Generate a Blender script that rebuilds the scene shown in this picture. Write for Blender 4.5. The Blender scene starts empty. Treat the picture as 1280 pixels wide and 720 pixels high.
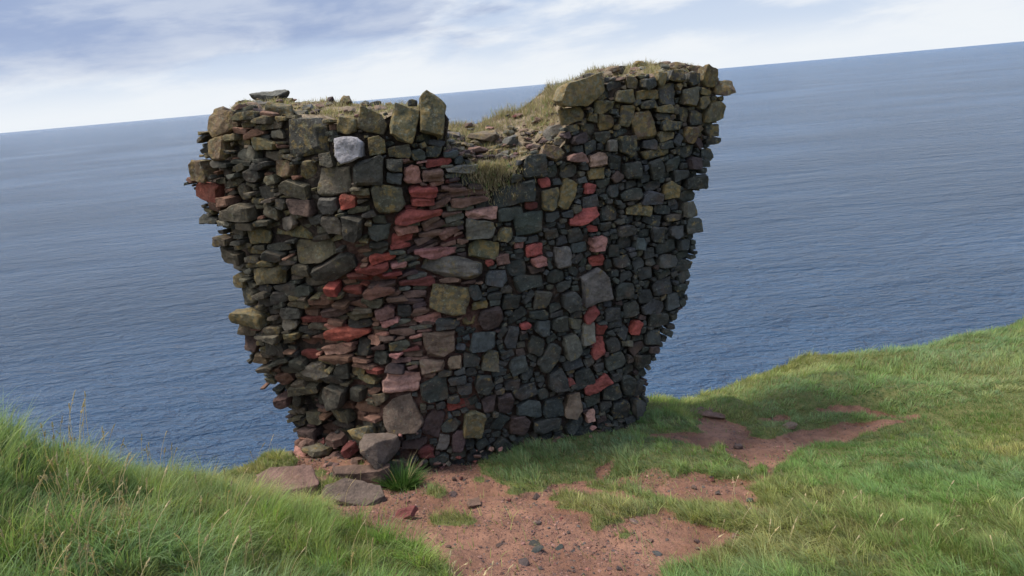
import bpy, bmesh, math, random
import numpy as np
from mathutils import Vector, Matrix, noise as mnoise

random.seed(7)
rng = np.random.default_rng(7)
scene = bpy.context.scene
COL = scene.collection

# ------------------------------------------------------------------ camera maths
F = 900.0
PITCH = math.atan(250.5 / F)
ROLL = math.radians(5.13)
CAM = np.array([0.0, 0.0, 3.2])
_r = np.array([1.0, 0, 0])
FWD = np.array([0, math.cos(PITCH), -math.sin(PITCH)])
_u = np.array([0, math.sin(PITCH), math.cos(PITCH)])
RGT = _r * math.cos(ROLL) - _u * math.sin(ROLL)
UP = _u * math.cos(ROLL) + _r * math.sin(ROLL)


def atY(px, py, Y):
    """the point of the place seen at photo position (px, py) at distance Y ahead"""
    d = (px - 640) / F * RGT + (360 - py) / F * UP + FWD
    return CAM + d * (Y / d[1])


def proj(P):
    P = np.asarray(P, float) - CAM
    z = np.maximum(P @ FWD, 0.05)
    return 640 + F * (P @ RGT) / z, 360 - F * (P @ UP) / z, P @ FWD


def in_poly(px, py, poly):
    px = np.asarray(px); py = np.asarray(py)
    res = np.zeros(px.shape, bool)
    n = len(poly)
    for i in range(n):
        x0, y0 = poly[i]; x1, y1 = poly[(i + 1) % n]
        c = ((y0 > py) != (y1 > py))
        with np.errstate(divide='ignore', invalid='ignore'):
            xi = (x1 - x0) * (py - y0) / ((y1 - y0) if y1 != y0 else 1e-9) + x0
        res ^= c & (px < xi)
    return res


def vnoise(x, y, seed=0):
    """smooth 2-D value noise, vectorised, range -1..1"""
    x = np.asarray(x, float); y = np.asarray(y, float)
    xi = np.floor(x).astype(np.int64); yi = np.floor(y).astype(np.int64)
    fx = x - xi; fy = y - yi
    fx = fx * fx * (3 - 2 * fx); fy = fy * fy * (3 - 2 * fy)

    def h(a, b):
        n = (a * 374761393 + b * 668265263 + seed * 974634777) & 0xFFFFFFFF
        n = ((n ^ (n >> 13)) * 1274126177) & 0xFFFFFFFF
        n = n ^ (n >> 16)
        return (n & 0xFFFF) / 32767.5 - 1
    return ((h(xi, yi) * (1 - fx) + h(xi + 1, yi) * fx) * (1 - fy)
            + (h(xi, yi + 1) * (1 - fx) + h(xi + 1, yi + 1) * fx) * fy)


def fbm(x, y, seed=0, o=4):
    s = 0; a = 1; t = 0
    for k in range(o):
        s = s + a * vnoise(np.asarray(x) * 2 ** k, np.asarray(y) * 2 ** k, seed + k * 17)
        t += a; a *= 0.5
    return s / t


def sstep(a, b, x):
    t = np.clip((x - a) / (b - a), 0, 1)
    return t * t * (3 - 2 * t)


# ------------------------------------------------------------------ objects
def link(o, parent=None):
    COL.objects.link(o)
    if parent is not None:
        o.parent = parent
    return o


def tag(o, label=None, cat=None, group=None, kind=None):
    if label: o['label'] = label
    if cat: o['category'] = cat
    if group: o['group'] = group
    if kind: o['kind'] = kind
    return o


def empty(name, loc):
    o = bpy.data.objects.new(name, None)
    o.location = loc
    o.empty_display_size = 0.2
    return link(o)


def np_mesh(name, verts, faces_flat, sizes, mat, cols=None, extra=None, smooth=False):
    me = bpy.data.meshes.new(name)
    verts = np.asarray(verts, np.float32)
    faces_flat = np.asarray(faces_flat, np.int32)
    sizes = np.asarray(sizes, np.int32)
    me.vertices.add(len(verts)); me.vertices.foreach_set('co', verts.ravel())
    me.loops.add(len(faces_flat)); me.loops.foreach_set('vertex_index', faces_flat)
    me.polygons.add(len(sizes))
    me.polygons.foreach_set('loop_start', np.concatenate([[0], np.cumsum(sizes)[:-1]]).astype(np.int32))
    me.polygons.foreach_set('loop_total', sizes)
    me.polygons.foreach_set('use_smooth', np.full(len(sizes), smooth))
    me.update(calc_edges=True)
    if cols is not None:
        a = me.attributes.new('Col', 'FLOAT_COLOR', 'POINT')
        c = np.ones((len(verts), 4), np.float32); c[:, :cols.shape[1]] = cols
        a.data.foreach_set('color', c.ravel())
    if extra:
        for k, v in extra.items():
            a = me.attributes.new(k, 'FLOAT', 'POINT')
            a.data.foreach_set('value', np.asarray(v, np.float32))
    me.materials.append(mat)
    return me


# ------------------------------------------------------------------ materials
def new_mat(name):
    m = bpy.data.materials.new(name); m.use_nodes = True
    nt = m.node_tree; nt.nodes.clear()
    out = nt.nodes.new('ShaderNodeOutputMaterial')
    return m, nt, out


class G:
    """tiny node-graph writer"""
    def __init__(s, nt): s.nt = nt
    def n(s, t, **kw):
        nd = s.nt.nodes.new(t)
        for k, v in kw.items(): setattr(nd, k, v)
        return nd
    def put(s, sock, v):
        if isinstance(v, bpy.types.NodeSocket): s.nt.links.new(v, sock)
        elif v is not None:
            if isinstance(v, (tuple, list)) and len(v) == 3 and sock.type == 'RGBA': v = (*v, 1)
            sock.default_value = v
    def math(s, op, a, b=None, clamp=False):
        nd = s.n('ShaderNodeMath', operation=op, use_clamp=clamp)
        s.put(nd.inputs[0], a)
        if b is not None: s.put(nd.inputs[1], b)
        return nd.outputs[0]
    def mix(s, f, a, b, mode='MIX'):
        nd = s.n('ShaderNodeMix', data_type='RGBA', blend_type=mode)
        s.put(nd.inputs[0], f); s.put(nd.inputs[6], a); s.put(nd.inputs[7], b)
        return nd.outputs[2]
    def ramp(s, x, a, b, lo=0.0, hi=1.0):
        nd = s.n('ShaderNodeMapRange', interpolation_type='SMOOTHSTEP')
        s.put(nd.inputs[0], x); s.put(nd.inputs[1], a); s.put(nd.inputs[2], b)
        s.put(nd.inputs[3], lo); s.put(nd.inputs[4], hi)
        return nd.outputs[0]
    def noise(s, vec, scale, detail=4, rough=0.55, dist=0.0):
        nd = s.n('ShaderNodeTexNoise')
        if vec is not None: s.put(nd.inputs['Vector'], vec)
        s.put(nd.inputs['Scale'], scale); s.put(nd.inputs['Detail'], detail)
        s.put(nd.inputs['Roughness'], rough); s.put(nd.inputs['Distortion'], dist)
        return nd.outputs[0]
    def mapping(s, vec, scale=(1, 1, 1), rot=(0, 0, 0), loc=(0, 0, 0)):
        nd = s.n('ShaderNodeMapping')
        s.put(nd.inputs[0], vec)
        nd.inputs[1].default_value = loc; nd.inputs[2].default_value = rot; nd.inputs[3].default_value = scale
        return nd.outputs[0]
    def attr(s, name):
        return s.n('ShaderNodeAttribute', attribute_name=name)
    def pos(s):
        return s.n('ShaderNodeNewGeometry').outputs['Position']
    def bump(s, h, strength, dist, nrm=None):
        nd = s.n('ShaderNodeBump')
        s.put(nd.inputs['Height'], h); s.put(nd.inputs['Strength'], strength); s.put(nd.inputs['Distance'], dist)
        if nrm is not None: s.put(nd.inputs['Normal'], nrm)
        return nd.outputs[0]
    def bsdf(s, col, rough=0.9, nrm=None, spec=0.3):
        b = s.n('ShaderNodeBsdfPrincipled')
        s.put(b.inputs['Base Color'], col); s.put(b.inputs['Roughness'], rough)
        s.put(b.inputs['Specular IOR Level'], spec)
        if nrm is not None: s.put(b.inputs['Normal'], nrm)
        return b


def stone_material():
    m, nt, out = new_mat('weathered_stone'); g = G(nt)
    at = g.attr('Col'); p = g.pos()
    n1 = g.noise(p, 9, 6, 0.65); n2 = g.noise(p, 45, 4, 0.7)
    v = g.math('ADD', g.math('MULTIPLY', n1, 1.1), g.math('MULTIPLY', n2, 0.7))
    v = g.math('ADD', g.math('MULTIPLY', g.math('SUBTRACT', v, 0.9), 1.9), 1.0)
    col = g.mix(1.0, at.outputs['Color'], v, 'MULTIPLY')
    # rusty staining
    st = g.ramp(g.noise(g.mapping(p, loc=(3, 1, 7)), 5, 5, 0.6), 0.52, 0.72, 0, 0.45)
    col = g.mix(st, col, g.mix(0.55, col, (0.16, 0.09, 0.05)))
    # grey-green crust and yellow lichen where the stone carries it (attribute lich)
    li = g.attr('lich').outputs['Fac']
    l1 = g.noise(g.mapping(p, loc=(9, 2, 4)), 13, 6, 0.7)
    lm = g.ramp(g.math('ADD', l1, g.math('MULTIPLY', li, 0.34)), 0.62, 0.72)
    l2 = g.ramp(g.noise(g.mapping(p, loc=(1, 8, 2)), 22, 3), 0.4, 0.6)
    lcol = g.mix(l2, (0.105, 0.092, 0.045), (0.215, 0.145, 0.05))
    col = g.mix(g.math('MULTIPLY', lm, 0.72), col, lcol)
    # small pale crustose dots
    vo = g.n('ShaderNodeTexVoronoi'); g.put(vo.inputs['Vector'], p); vo.inputs['Scale'].default_value = 26
    d = g.ramp(g.math('ADD', vo.outputs['Distance'], g.math('MULTIPLY', n2, 0.35)), 0.2, 0.3, 0.55, 0.0)
    d = g.math('MULTIPLY', d, g.ramp(g.noise(g.mapping(p, loc=(5, 5, 1)), 3, 2), 0.5, 0.7))
    col = g.mix(d, col, (0.26, 0.26, 0.23))
    # crusty pale grey-green lichen, more of it where lich is high
    cr = g.ramp(g.math('ADD', g.noise(g.mapping(p, loc=(2, 6, 9)), 30, 5, 0.75), g.math('MULTIPLY', li, 0.09)), 0.60, 0.66, 0, 0.6)
    col = g.mix(cr, col, (0.17, 0.175, 0.135))
    # earth washed over the faces
    du = g.ramp(g.noise(g.mapping(p, (1, 1, 2.2), loc=(4, 4, 4)), 3.2, 6, 0.7), 0.52, 0.75, 0, 0.35)
    col = g.mix(du, col, (0.13, 0.088, 0.068))
    h = g.math('ADD', g.math('MULTIPLY', g.noise(p, 22, 8, 0.75), 1.0), g.math('MULTIPLY', g.noise(p, 90, 4, 0.6), 0.4))
    nrm = g.bump(h, 1.0, 0.022)
    b = g.bsdf(col, 0.86, nrm, 0.3)
    nt.links.new(b.outputs[0], out.inputs[0])
    return m


def core_material():
    m, nt, out = new_mat('earth_and_mortar'); g = G(nt)
    p = g.pos()
    n = g.noise(p, 18, 6, 0.7)
    col = g.mix(g.ramp(n, 0.35, 0.65), (0.034, 0.028, 0.024), (0.085, 0.062, 0.048))
    sx = g.n('ShaderNodeSeparateXYZ'); g.put(sx.inputs[0], p)
    e1 = g.math('POWER', g.math('DIVIDE', g.math('ADD', sx.outputs[0], 0.95), 0.75), 2.0)
    e2 = g.math('POWER', g.math('DIVIDE', g.math('SUBTRACT', sx.outputs[2], 1.2), 1.15), 2.0)
    red = g.ramp(g.math('ADD', g.math('ADD', e1, e2), g.math('MULTIPLY', g.math('SUBTRACT', n, 0.5), 1.2)), 1.25, 0.5)
    col = g.mix(red, col, g.mix(g.ramp(n, 0.35, 0.65), (0.085, 0.045, 0.036), (0.20, 0.115, 0.09)))
    nrm = g.bump(g.math('ADD', n, g.math('MULTIPLY', g.noise(p, 60, 5, 0.7), 0.6)), 1.0, 0.05)
    b = g.bsdf(col, 0.95, nrm, 0.1)
    nt.links.new(b.outputs[0], out.inputs[0])
    return m


def soil_material():
    m, nt, out = new_mat('dry_top_soil'); g = G(nt)
    p = g.pos(); n = g.noise(p, 14, 6, 0.7)
    col = g.mix(g.ramp(n, 0.35, 0.65), (0.10, 0.075, 0.05), (0.22, 0.175, 0.125))
    b = g.bsdf(col, 0.95, g.bump(n, 1.0, 0.03), 0.1)
    nt.links.new(b.outputs[0], out.inputs[0])
    return m


def ground_material():
    m, nt, out = new_mat('red_earth_and_turf'); g = G(nt)
    p = g.pos()
    bare = g.attr('bare').outputs['Fac']
    n1 = g.noise(p, 2.3, 6, 0.6); n2 = g.noise(p, 16, 6, 0.7); n3 = g.noise(p, 70, 5, 0.65)
    e = g.mix(g.ramp(n1, 0.35, 0.68), (0.158, 0.080, 0.053), (0.262, 0.140, 0.096))
    e = g.mix(g.ramp(n2, 0.46, 0.68, 0, 0.65), e, (0.110, 0.062, 0.050))
    e = g.mix(g.ramp(n3, 0.58, 0.72, 0, 0.6), e, (0.30, 0.185, 0.15))
    e = g.mix(g.ramp(n3, 0.42, 0.30, 0, 0.6), e, (0.075, 0.048, 0.042))
    t = g.mix(g.ramp(n2, 0.35, 0.65), (0.075, 0.095, 0.030), (0.13, 0.125, 0.05))
    rk = g.mix(g.ramp(g.noise(p, 0.7, 6, 0.7), 0.4, 0.6), (0.12, 0.07, 0.05), (0.20, 0.12, 0.09))
    f = g.ramp(g.math('ADD', bare, g.math('MULTIPLY', g.math('SUBTRACT', n2, 0.5), 0.7)), 0.40, 0.60)
    col = g.mix(f, t, e)
    cl = g.attr('cliff').outputs['Fac']
    col = g.mix(cl, col, rk)
    h = g.math('ADD', g.math('MULTIPLY', n2, 1.0), g.math('MULTIPLY', n3, 0.55))
    nrm = g.bump(h, 0.9, 0.03)
    b = g.bsdf(col, 0.95, nrm, 0.15)
    nt.links.new(b.outputs[0], out.inputs[0])
    return m


def grass_material():
    m, nt, out = new_mat('grass_blades'); g = G(nt)
    at = g.attr('Col')
    b = g.bsdf(at.outputs['Color'], 0.6, None, 0.25)
    tr = g.n('ShaderNodeBsdfTranslucent'); g.put(tr.inputs[0], g.mix(1.0, at.outputs['Color'], (1.1, 1.15, 0.7), 'MULTIPLY'))
    mx = g.n('ShaderNodeMixShader'); mx.inputs[0].default_value = 0.42
    nt.links.new(b.outputs[0], mx.inputs[1]); nt.links.new(tr.outputs[0], mx.inputs[2])
    nt.links.new(mx.outputs[0], out.inputs[0])
    return m


def sea_material():
    m, nt, out = new_mat('sea_water'); g = G(nt)
    p = g.pos()
    rot = math.radians(-9)
    a = g.noise(g.mapping(p, (0.42, 1.0, 1), (0, 0, rot)), 0.66, 4, 0.6, 0.6)
    b_ = g.noise(g.mapping(p, (0.42, 1.0, 1), (0, 0, rot + 0.35)), 1.9, 4, 0.65, 0.3)
    c = g.noise(g.mapping(p, (0.30, 1.0, 1), (0, 0, rot - 0.25)), 0.20, 2, 0.5, 0.4)
    gust = g.ramp(g.noise(g.mapping(p, (0.5, 1.0, 1), (0, 0, rot)), 0.016, 4, 0.6), 0.32, 0.68, 0.55, 1.3)
    fine = g.noise(g.mapping(p, (0.5, 1.0, 1), (0, 0, rot + 0.1)), 4.5, 3, 0.6, 0.2)
    a = g.math('ADD', a, g.math('MULTIPLY', fine, 0.13))
    h = g.math('ADD', g.math('MULTIPLY', a, 1.1), g.math('MULTIPLY', b_, 0.42))
    h = g.math('MULTIPLY', g.math('ADD', h, g.math('MULTIPLY', c, 1.3)), gust)
    nrm = g.bump(h, 1.0, 5.2)
    b = g.n('ShaderNodeBsdfPrincipled')
    g.put(b.inputs['Base Color'], (0.032, 0.078, 0.155))
    g.put(b.inputs['Roughness'], 0.20)
    g.put(b.inputs['IOR'], 1.333)
    g.put(b.inputs['Normal'], nrm)
    nt.links.new(b.outputs[0], out.inputs[0])
    return m


def leaf_material(name, ca, cb):
    m, nt, out = new_mat(name); g = G(nt)
    c = g.mix(g.ramp(g.noise(g.pos(), 30, 3), 0.35, 0.65), ca, cb)
    b = g.bsdf(c, 0.5, None, 0.3)
    tr = g.n('ShaderNodeBsdfTranslucent'); g.put(tr.inputs[0], c)
    mx = g.n('ShaderNodeMixShader'); mx.inputs[0].default_value = 0.3
    nt.links.new(b.outputs[0], mx.inputs[1]); nt.links.new(tr.outputs[0], mx.inputs[2])
    nt.links.new(mx.outputs[0], out.inputs[0])
    return m


M_STONE = stone_material()
M_CORE = core_material()
M_GROUND = ground_material()
M_SOIL = soil_material()
M_GRASS = grass_material()
M_SEA = sea_material()
M_WEED = leaf_material('weed_leaves', (0.035, 0.085, 0.018), (0.075, 0.14, 0.028))

# ------------------------------------------------------------------ rock shapes
PAL = {  # base colour, lichen amount, strength of lean variation
    'D': ((0.056, 0.060, 0.055), 0.10), 'E': ((0.052, 0.058, 0.055), 0.05), 'G': ((0.135, 0.130, 0.112), 0.15),
    'O': ((0.098, 0.090, 0.060), 0.55), 'B': ((0.120, 0.085, 0.058), 0.50), 'Y': ((0.120, 0.092, 0.050), 0.9),
    'R': ((0.300, 0.076, 0.064), -0.6), 'K': ((0.360, 0.175, 0.145), -0.6), 'W': ((0.30, 0.32, 0.36), -0.2),
    'P': ((0.080, 0.056, 0.054), -0.3), 'T': ((0.175, 0.125, 0.088), 0.10), 'L': ((0.42, 0.255, 0.205), -0.6),
    'C': ((0.150, 0.090, 0.070), -0.3), 'U': ((0.070, 0.077, 0.080), -0.1), 'S': ((0.085, 0.080, 0.062), 0.25),
    'Q': ((0.270, 0.105, 0.082), -0.4), 'N': ((0.150, 0.112, 0.090), -0.3), 'M': ((0.120, 0.086, 0.068), 0.0), 'F': ((0.175, 0.105, 0.088), -0.4), 'H': ((0.165, 0.052, 0.045), -0.6),
}


def pal_col(code, r):
    c, l = PAL[code]
    k = r.uniform(0.78, 1.25) * (0.70 if code in 'DEUP' else 0.74 if code in 'RHKQ' else 0.82)
    return [max(0.01, x * k * r.uniform(0.94, 1.06)) for x in c], l + r.uniform(-0.12, 0.12)


def clip_poly(pts, nx, ny, h):
    """keep the side where x*nx+y*ny <= h"""
    res = []
    n = len(pts)
    for i in range(n):
        a = pts[i]; b = pts[(i + 1) % n]
        da = a[0] * nx + a[1] * ny - h; db = b[0] * nx + b[1] * ny - h
        if da <= 0: res.append(a)
        if (da < 0) != (db < 0) and da != db:
            t = da / (da - db)
            res.append((a[0] + (b[0] - a[0]) * t, a[1] + (b[1] - a[1]) * t))
    return res


def finish_rock(bm, size, amp=1.0, fine=0.021, strata=0.0):
    """bevel, subdivide and roughen a convex hull"""
    off = min(0.004, size * 0.02)
    try:
        bmesh.ops.bevel(bm, geom=list(bm.edges), offset=off, segments=1, profile=0.6, affect='EDGES', clamp_overlap=True)
    except Exception:
        pass
    bmesh.ops.remove_doubles(bm, verts=bm.verts, dist=0.0012)
    bmesh.ops.triangulate(bm, faces=bm.faces)
    for k in range(4):
        lim = max(fine, size * 0.09)
        es = [e for e in bm.edges if e.calc_length() > lim * 1.5]
        if not es: break
        bmesh.ops.subdivide_edges(bm, edges=es, cuts=1)
        bmesh.ops.triangulate(bm, faces=[f for f in bm.faces if len(f.verts) > 3])
    bm.normal_update()
    s = random.uniform(0, 50)
    a = amp * min(0.009, size * 0.045)
    f1 = 1.0 / max(0.05, size * 0.45)
    for v in bm.verts:
        q = v.co
        d = mnoise.noise(Vector((q.x * f1 + s, q.y * f1, q.z * f1))) * 1.2
        d += 0.55 * mnoise.noise(Vector((q.x * f1 * 2.7, q.y * f1 * 2.7 + s, q.z * f1 * 2.7)))
        d += 0.35 * mnoise.noise(Vector((q.x * 34 + s, q.y * 34, q.z * 34)))
        if strata:
            d += strata * math.sin(q.y * 95 + 3 * mnoise.noise(Vector((q.x * 5 + s, q.y * 5, q.z * 5))))
        v.co = q + v.normal * (d * a)


def hull_bm(pts):
    bm = bmesh.new()
    for p in pts: bm.verts.new(p)
    r = bmesh.ops.convex_hull(bm, input=bm.verts)
    bad = [e for e in set(r['geom_interior']) | set(r['geom_unused']) if isinstance(e, bmesh.types.BMVert) and e.is_valid]
    if bad: bmesh.ops.delete(bm, geom=bad, context='VERTS')
    bmesh.ops.dissolve_limit(bm, angle_limit=math.radians(4), verts=bm.verts, edges=bm.edges)
    return bm


def slab_pts(poly, depth_back, prot, tilt, taper, r):
    """points of a stone whose outline is poly in (x, y); +z looks out of the wall"""
    cx = sum(p[0] for p in poly) / len(poly); cy = sum(p[1] for p in poly) / len(poly)
    pts = []
    sx, sy = r.uniform(-0.06, 0.06), r.uniform(-0.06, 0.06)
    hw = max(abs(p[0] - cx) for p in poly); hh = max(abs(p[1] - cy) for p in poly)
    for (x, y) in poly:
        dx, dy = x - cx, y - cy
        pts.append((cx + dx * 0.78, cy + dy * 0.78, -depth_back))
        pts.append((x, y, prot - r.uniform(0.06, 0.34) * min(hw, hh)))
        k = min(1.0, taper * r.uniform(0.88, 1.12))
        fx, fy = cx + dx * k + sx * hw, cy + dy * k + sy * hh
        z = prot + tilt[0] * fx + tilt[1] * fy - tilt[0] * cx - tilt[1] * cy
        pts.append((fx, fy, z + r.uniform(-0.004, 0.004)))
    return pts


class Acc:
    """collects several rocks into one mesh"""
    def __init__(s): s.v = []; s.f = []; s.n = []; s.c = []; s.l = []; s.k = 0
    def add(s, bm, M, col, lich):
        bm.verts.index_update()
        vs = np.array([v.co[:] for v in bm.verts]) @ np.array(M.to_3x3()).T + np.array(M.translation)
        s.v.append(vs)
        fl = [[v.index for v in f.verts] for f in bm.faces]
        s.n += [len(q) for q in fl]
        s.f += [i + s.k for q in fl for i in q]
        s.c.append(np.tile(col, (len(vs), 1))); s.l.append(np.full(len(vs), lich))
        s.k += len(vs)
    def mesh(s, name):
        return np_mesh(name, np.concatenate(s.v), s.f, s.n, M_STONE, np.concatenate(s.c), {'lich': np.concatenate(s.l)})


# ------------------------------------------------------------------ terrain
LAND = [(-40, -14), (-10, 0.5), (-4.4, 2.3), (-3.0, 3.2), (-2.55, 3.8), (-2.36, 4.5), (-2.38, 5.2), (-2.28, 5.8), (-2.12, 6.25), (-1.85, 6.9),
        (-1, 7.6), (0.5, 7.95), (1.4, 7.65), (2.2, 8.05), (3.1, 8.5), (4.3, 9.0), (5.7, 9.35), (7.5, 9.6), (11, 9.3),
        (20, 5), (40, -8), (40, -40), (-40, -40)]
CTRL_PX = [(370, 568, 6.2), (500, 590, 5.6), (590, 562, 6.0), (700, 545, 6.25), (785, 528, 6.5), (700, 720, 3.2), (500, 720, 3.0),
           (900, 700, 3.4), (1180, 720, 3.2), (700, 640, 4.2), (560, 600, 5.3), (99, 585, 3.6), (220, 606, 4.2), (280, 583, 5.2),
           (340, 570, 5.9), (99, 720, 2.3), (300, 720, 2.6), (430, 648, 4.0), (340, 610, 5.0), (440, 625, 4.7), (800, 500, 7.5),
           (880, 496, 7.9), (960, 472, 8.3), (1050, 456, 8.8), (1150, 448, 9.2), (1185, 434, 8.9), (1000, 540, 6.5), (1180, 528, 6.4),
           (1180, 620, 4.4), (820, 572, 5.6), (870, 530, 6.6), (0, 556, 3.3), (1280, 410, 9.2), (150, 640, 3.0), (330, 660, 3.5),
           (960, 500, 7.4), (1100, 475, 7.7), (1280, 520, 6.2), (1280, 640, 4.0), (1060, 600, 4.9), (640, 600, 5.2)]
CP = [atY(*c) for c in CTRL_PX]
CP += [np.array(p) for p in [(0, 0, 1.62), (-2, 0, 1.95), (2, 0, 1.3), (-4, 1.0, 2.2), (4.5, 1, 0.9), (0, -4, 2.1), (-8, -3, 2.6),
                             (8, 0, 0.8), (12, 5, 0.4), (0, -15, 3), (-25, -15, 3.5), (25, -5, 1.0), (25, -25, 2.5), (-25, -35, 3.5),
                             (0.2, 7.2, -0.1), (-1.5, 7.2, 0.0), (10, 9, 0.1)]]
CP = np.array(CP)


def tps_fit(P, z, lam=0.02):
    n = len(P)
    d2 = ((P[:, None] - P[None]) ** 2).sum(2)
    K = 0.5 * d2 * np.log(d2 + 1e-9) + lam * np.eye(n)
    A = np.zeros((n + 3, n + 3)); A[:n, :n] = K; A[:n, n] = 1; A[:n, n + 1:] = P; A[n, :n] = 1; A[n + 1:, :n] = P.T
    return np.linalg.solve(A, np.concatenate([z, [0, 0, 0]]))


_W = tps_fit(CP[:, :2], CP[:, 2])


def tps(x, y):
    x = np.asarray(x, float); sh = x.shape
    q = np.stack([x.ravel(), np.asarray(y, float).ravel()], 1)
    res = np.empty(len(q))
    for i in range(0, len(q), 20000):
        c = q[i:i + 20000]
        d2 = ((c[:, None] - CP[None, :, :2]) ** 2).sum(2)
        res[i:i + 20000] = (0.5 * d2 * np.log(d2 + 1e-9)) @ _W[:-3] + _W[-3] + c @ _W[-2:]
    return np.clip(res.reshape(sh), -1.5, 4.0)


def land_dist(x, y):
    """metres outside the top of the cliff (0 on the land)"""
    x = np.asarray(x, float); y = np.asarray(y, float)
    best = np.full(x.shape, 1e9)
    for i in range(len(LAND)):
        ax, ay = LAND[i]; bx, by = LAND[(i + 1) % len(LAND)]
        dx, dy = bx - ax, by - ay
        t = np.clip(((x - ax) * dx + (y - ay) * dy) / (dx * dx + dy * dy), 0, 1)
        best = np.minimum(best, np.hypot(x - ax - t * dx, y - ay - t * dy))
    return np.where(in_poly(x, y, LAND), -best, best)


# bare red earth, as seen regions of the ground
EARTH = [
    [(452, 662), (488, 640), (500, 622), (515, 580), (560, 562), (592, 566), (603, 588), (640, 604), (690, 603), (738, 603), (735, 618),
     (700, 634), (742, 640), (830, 628), (850, 642), (880, 652), (932, 664), (900, 690), (838, 708), (818, 745), (570, 790), (560, 712), (520, 678)],
    [(735, 604), (742, 588), (762, 570), (774, 572), (758, 592), (750, 604)],
    [(790, 546), (868, 537), (905, 524), (960, 549), (1000, 536), (1070, 526), (1155, 521), (1090, 537), (1012, 559), (975, 580),
     (962, 598), (944, 594), (926, 574), (890, 561), (850, 551)],
    [(818, 616), (840, 594), (872, 588), (896, 596), (930, 592), (960, 600), (930, 612), (950, 622), (905, 634), (850, 630)],
    [(862, 526), (885, 519), (915, 520), (895, 530), (870, 533)], [(935, 520), (985, 518), (1000, 528), (960, 528)],
    [(480, 655), (380, 640), (300, 612), (345, 580), (372, 560), (440, 560), (520, 570), (510, 625)],
    [(1018, 508), (1100, 512), (1160, 520), (1100, 521), (1040, 516)],
]
TUFTS = [(560, 649, 22, 8), (585, 652, 16, 7), (650, 588, 40, 12), (668, 606, 18, 6), (720, 622, 38, 7), (765, 646, 22, 7), (800, 636, 24, 5), (755, 652, 10, 8),
         (545, 612, 12, 5), (868, 640, 12, 12), (952, 583, 10, 6), (905, 560, 6, 3), (640, 612, 14, 5), (600, 600, 9, 4), (790, 664, 7, 3),
         (360, 575, 14, 7), (405, 586, 9, 5), (420, 606, 24, 8), (385, 632, 30, 6), (465, 585, 10, 4), (300, 590, 22, 10)]


def bare_at(x, y, z):
    px, py, dp = proj(np.stack([x, y, z], -1))
    wob = 11 * fbm(x * 3.6, y * 3.6, 5, 5), 9 * fbm(x * 3.9 + 40, y * 3.9, 9, 5)
    qx, qy = px + wob[0] * 1.6, py + wob[1]
    b = np.zeros(x.shape)
    for poly in EARTH:
        b = np.maximum(b, in_poly(qx, qy, poly) * 1.0)
    for (cx, cy, rx, ry) in TUFTS:
        b = np.where(((qx - cx) / rx) ** 2 + ((qy - cy) / ry) ** 2 < 1, 0.0, b)
    # thin worn turf round the earth
    worn = in_poly(qx, qy, [(700, 640), (735, 600), (830, 585), (900, 600), (980, 600), (1060, 640), (950, 672), (860, 655), (760, 650)])
    b = np.where(worn & (fbm(x * 4, y * 4, 21, 3) > 0.12), np.maximum(b, 0.75), b)
    b = np.where((dp < 0.3) | (px < -150) | (px > 1430) | (py > 900), 0, b)
    return b


def ground_z(x, y):
    x = np.asarray(x, float); y = np.asarray(y, float)
    z = tps(x, y)
    far = sstep(6, 14, np.hypot(x - 1, y - 4))
    z = z + (1 - far) * (0.035 * fbm(x * 1.7, y * 1.7, 3, 3)) + (1 - far) * sstep(1.5, 2.6, x) * sstep(5.6, 7.0, y) * 0.15 * fbm(x * 1.6, y * 1.6, 13, 3) + far * 0.5 * fbm(x * 0.12, y * 0.12, 4, 3)
    # turf humps
    for (cx, cy, Y, r, h) in [(815, 585, 5.45, 0.38, 0.10), (700, 565, 5.9, 0.4, 0.06), (1000, 470, 8.1, 0.55, 0.17), (1090, 462, 8.4, 0.6, 0.12),
                              (900, 500, 7.4, 0.4, 0.06), (250, 640, 3.6, 0.45, 0.03), (1080, 570, 5.5, 0.5, 0.05), (1175, 425, 8.9, 0.45, 0.10), (420, 575, 5.85, 0.42, 0.13), (930, 505, 7.2, 0.3, 0.09), (1010, 500, 7.2, 0.4, 0.12), (1100, 490, 7.4, 0.45, 0.12), (1050, 462, 8.3, 0.3, 0.08), (960, 480, 7.9, 0.28, 0.09), (1150, 465, 8.2, 0.4, 0.1), (1160, 560, 5.6, 0.35, 0.05), (1000, 610, 4.8, 0.35, 0.05), (900, 575, 5.6, 0.25, 0.05)]:
        c = atY(cx, cy, Y)
        z = z + h * np.exp(-((x - c[0]) ** 2 + (y - c[1]) ** 2) / r ** 2)
    return z


def axis(lo, hi, fine, a, b, grow=1.18):
    c = list(np.arange(lo, hi + 1e-6, fine))
    s = fine; q = c[0]
    left = []
    while q > a:
        s = min(s * grow, 6); q -= s; left.append(q)
    s = fine; q = c[-1]; right = []
    while q < b:
        s = min(s * grow, 6); q += s; right.append(q)
    return np.array(left[::-1] + c + right)


gx = axis(-3.6, 7.4, 0.026, -60, 60)
gy = axis(1.3, 10.0, 0.026, -60, 45)
GX, GY = np.meshgrid(gx, gy)
GZ0 = ground_z(GX, GY)
GB = bare_at(GX, GY, GZ0)
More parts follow.
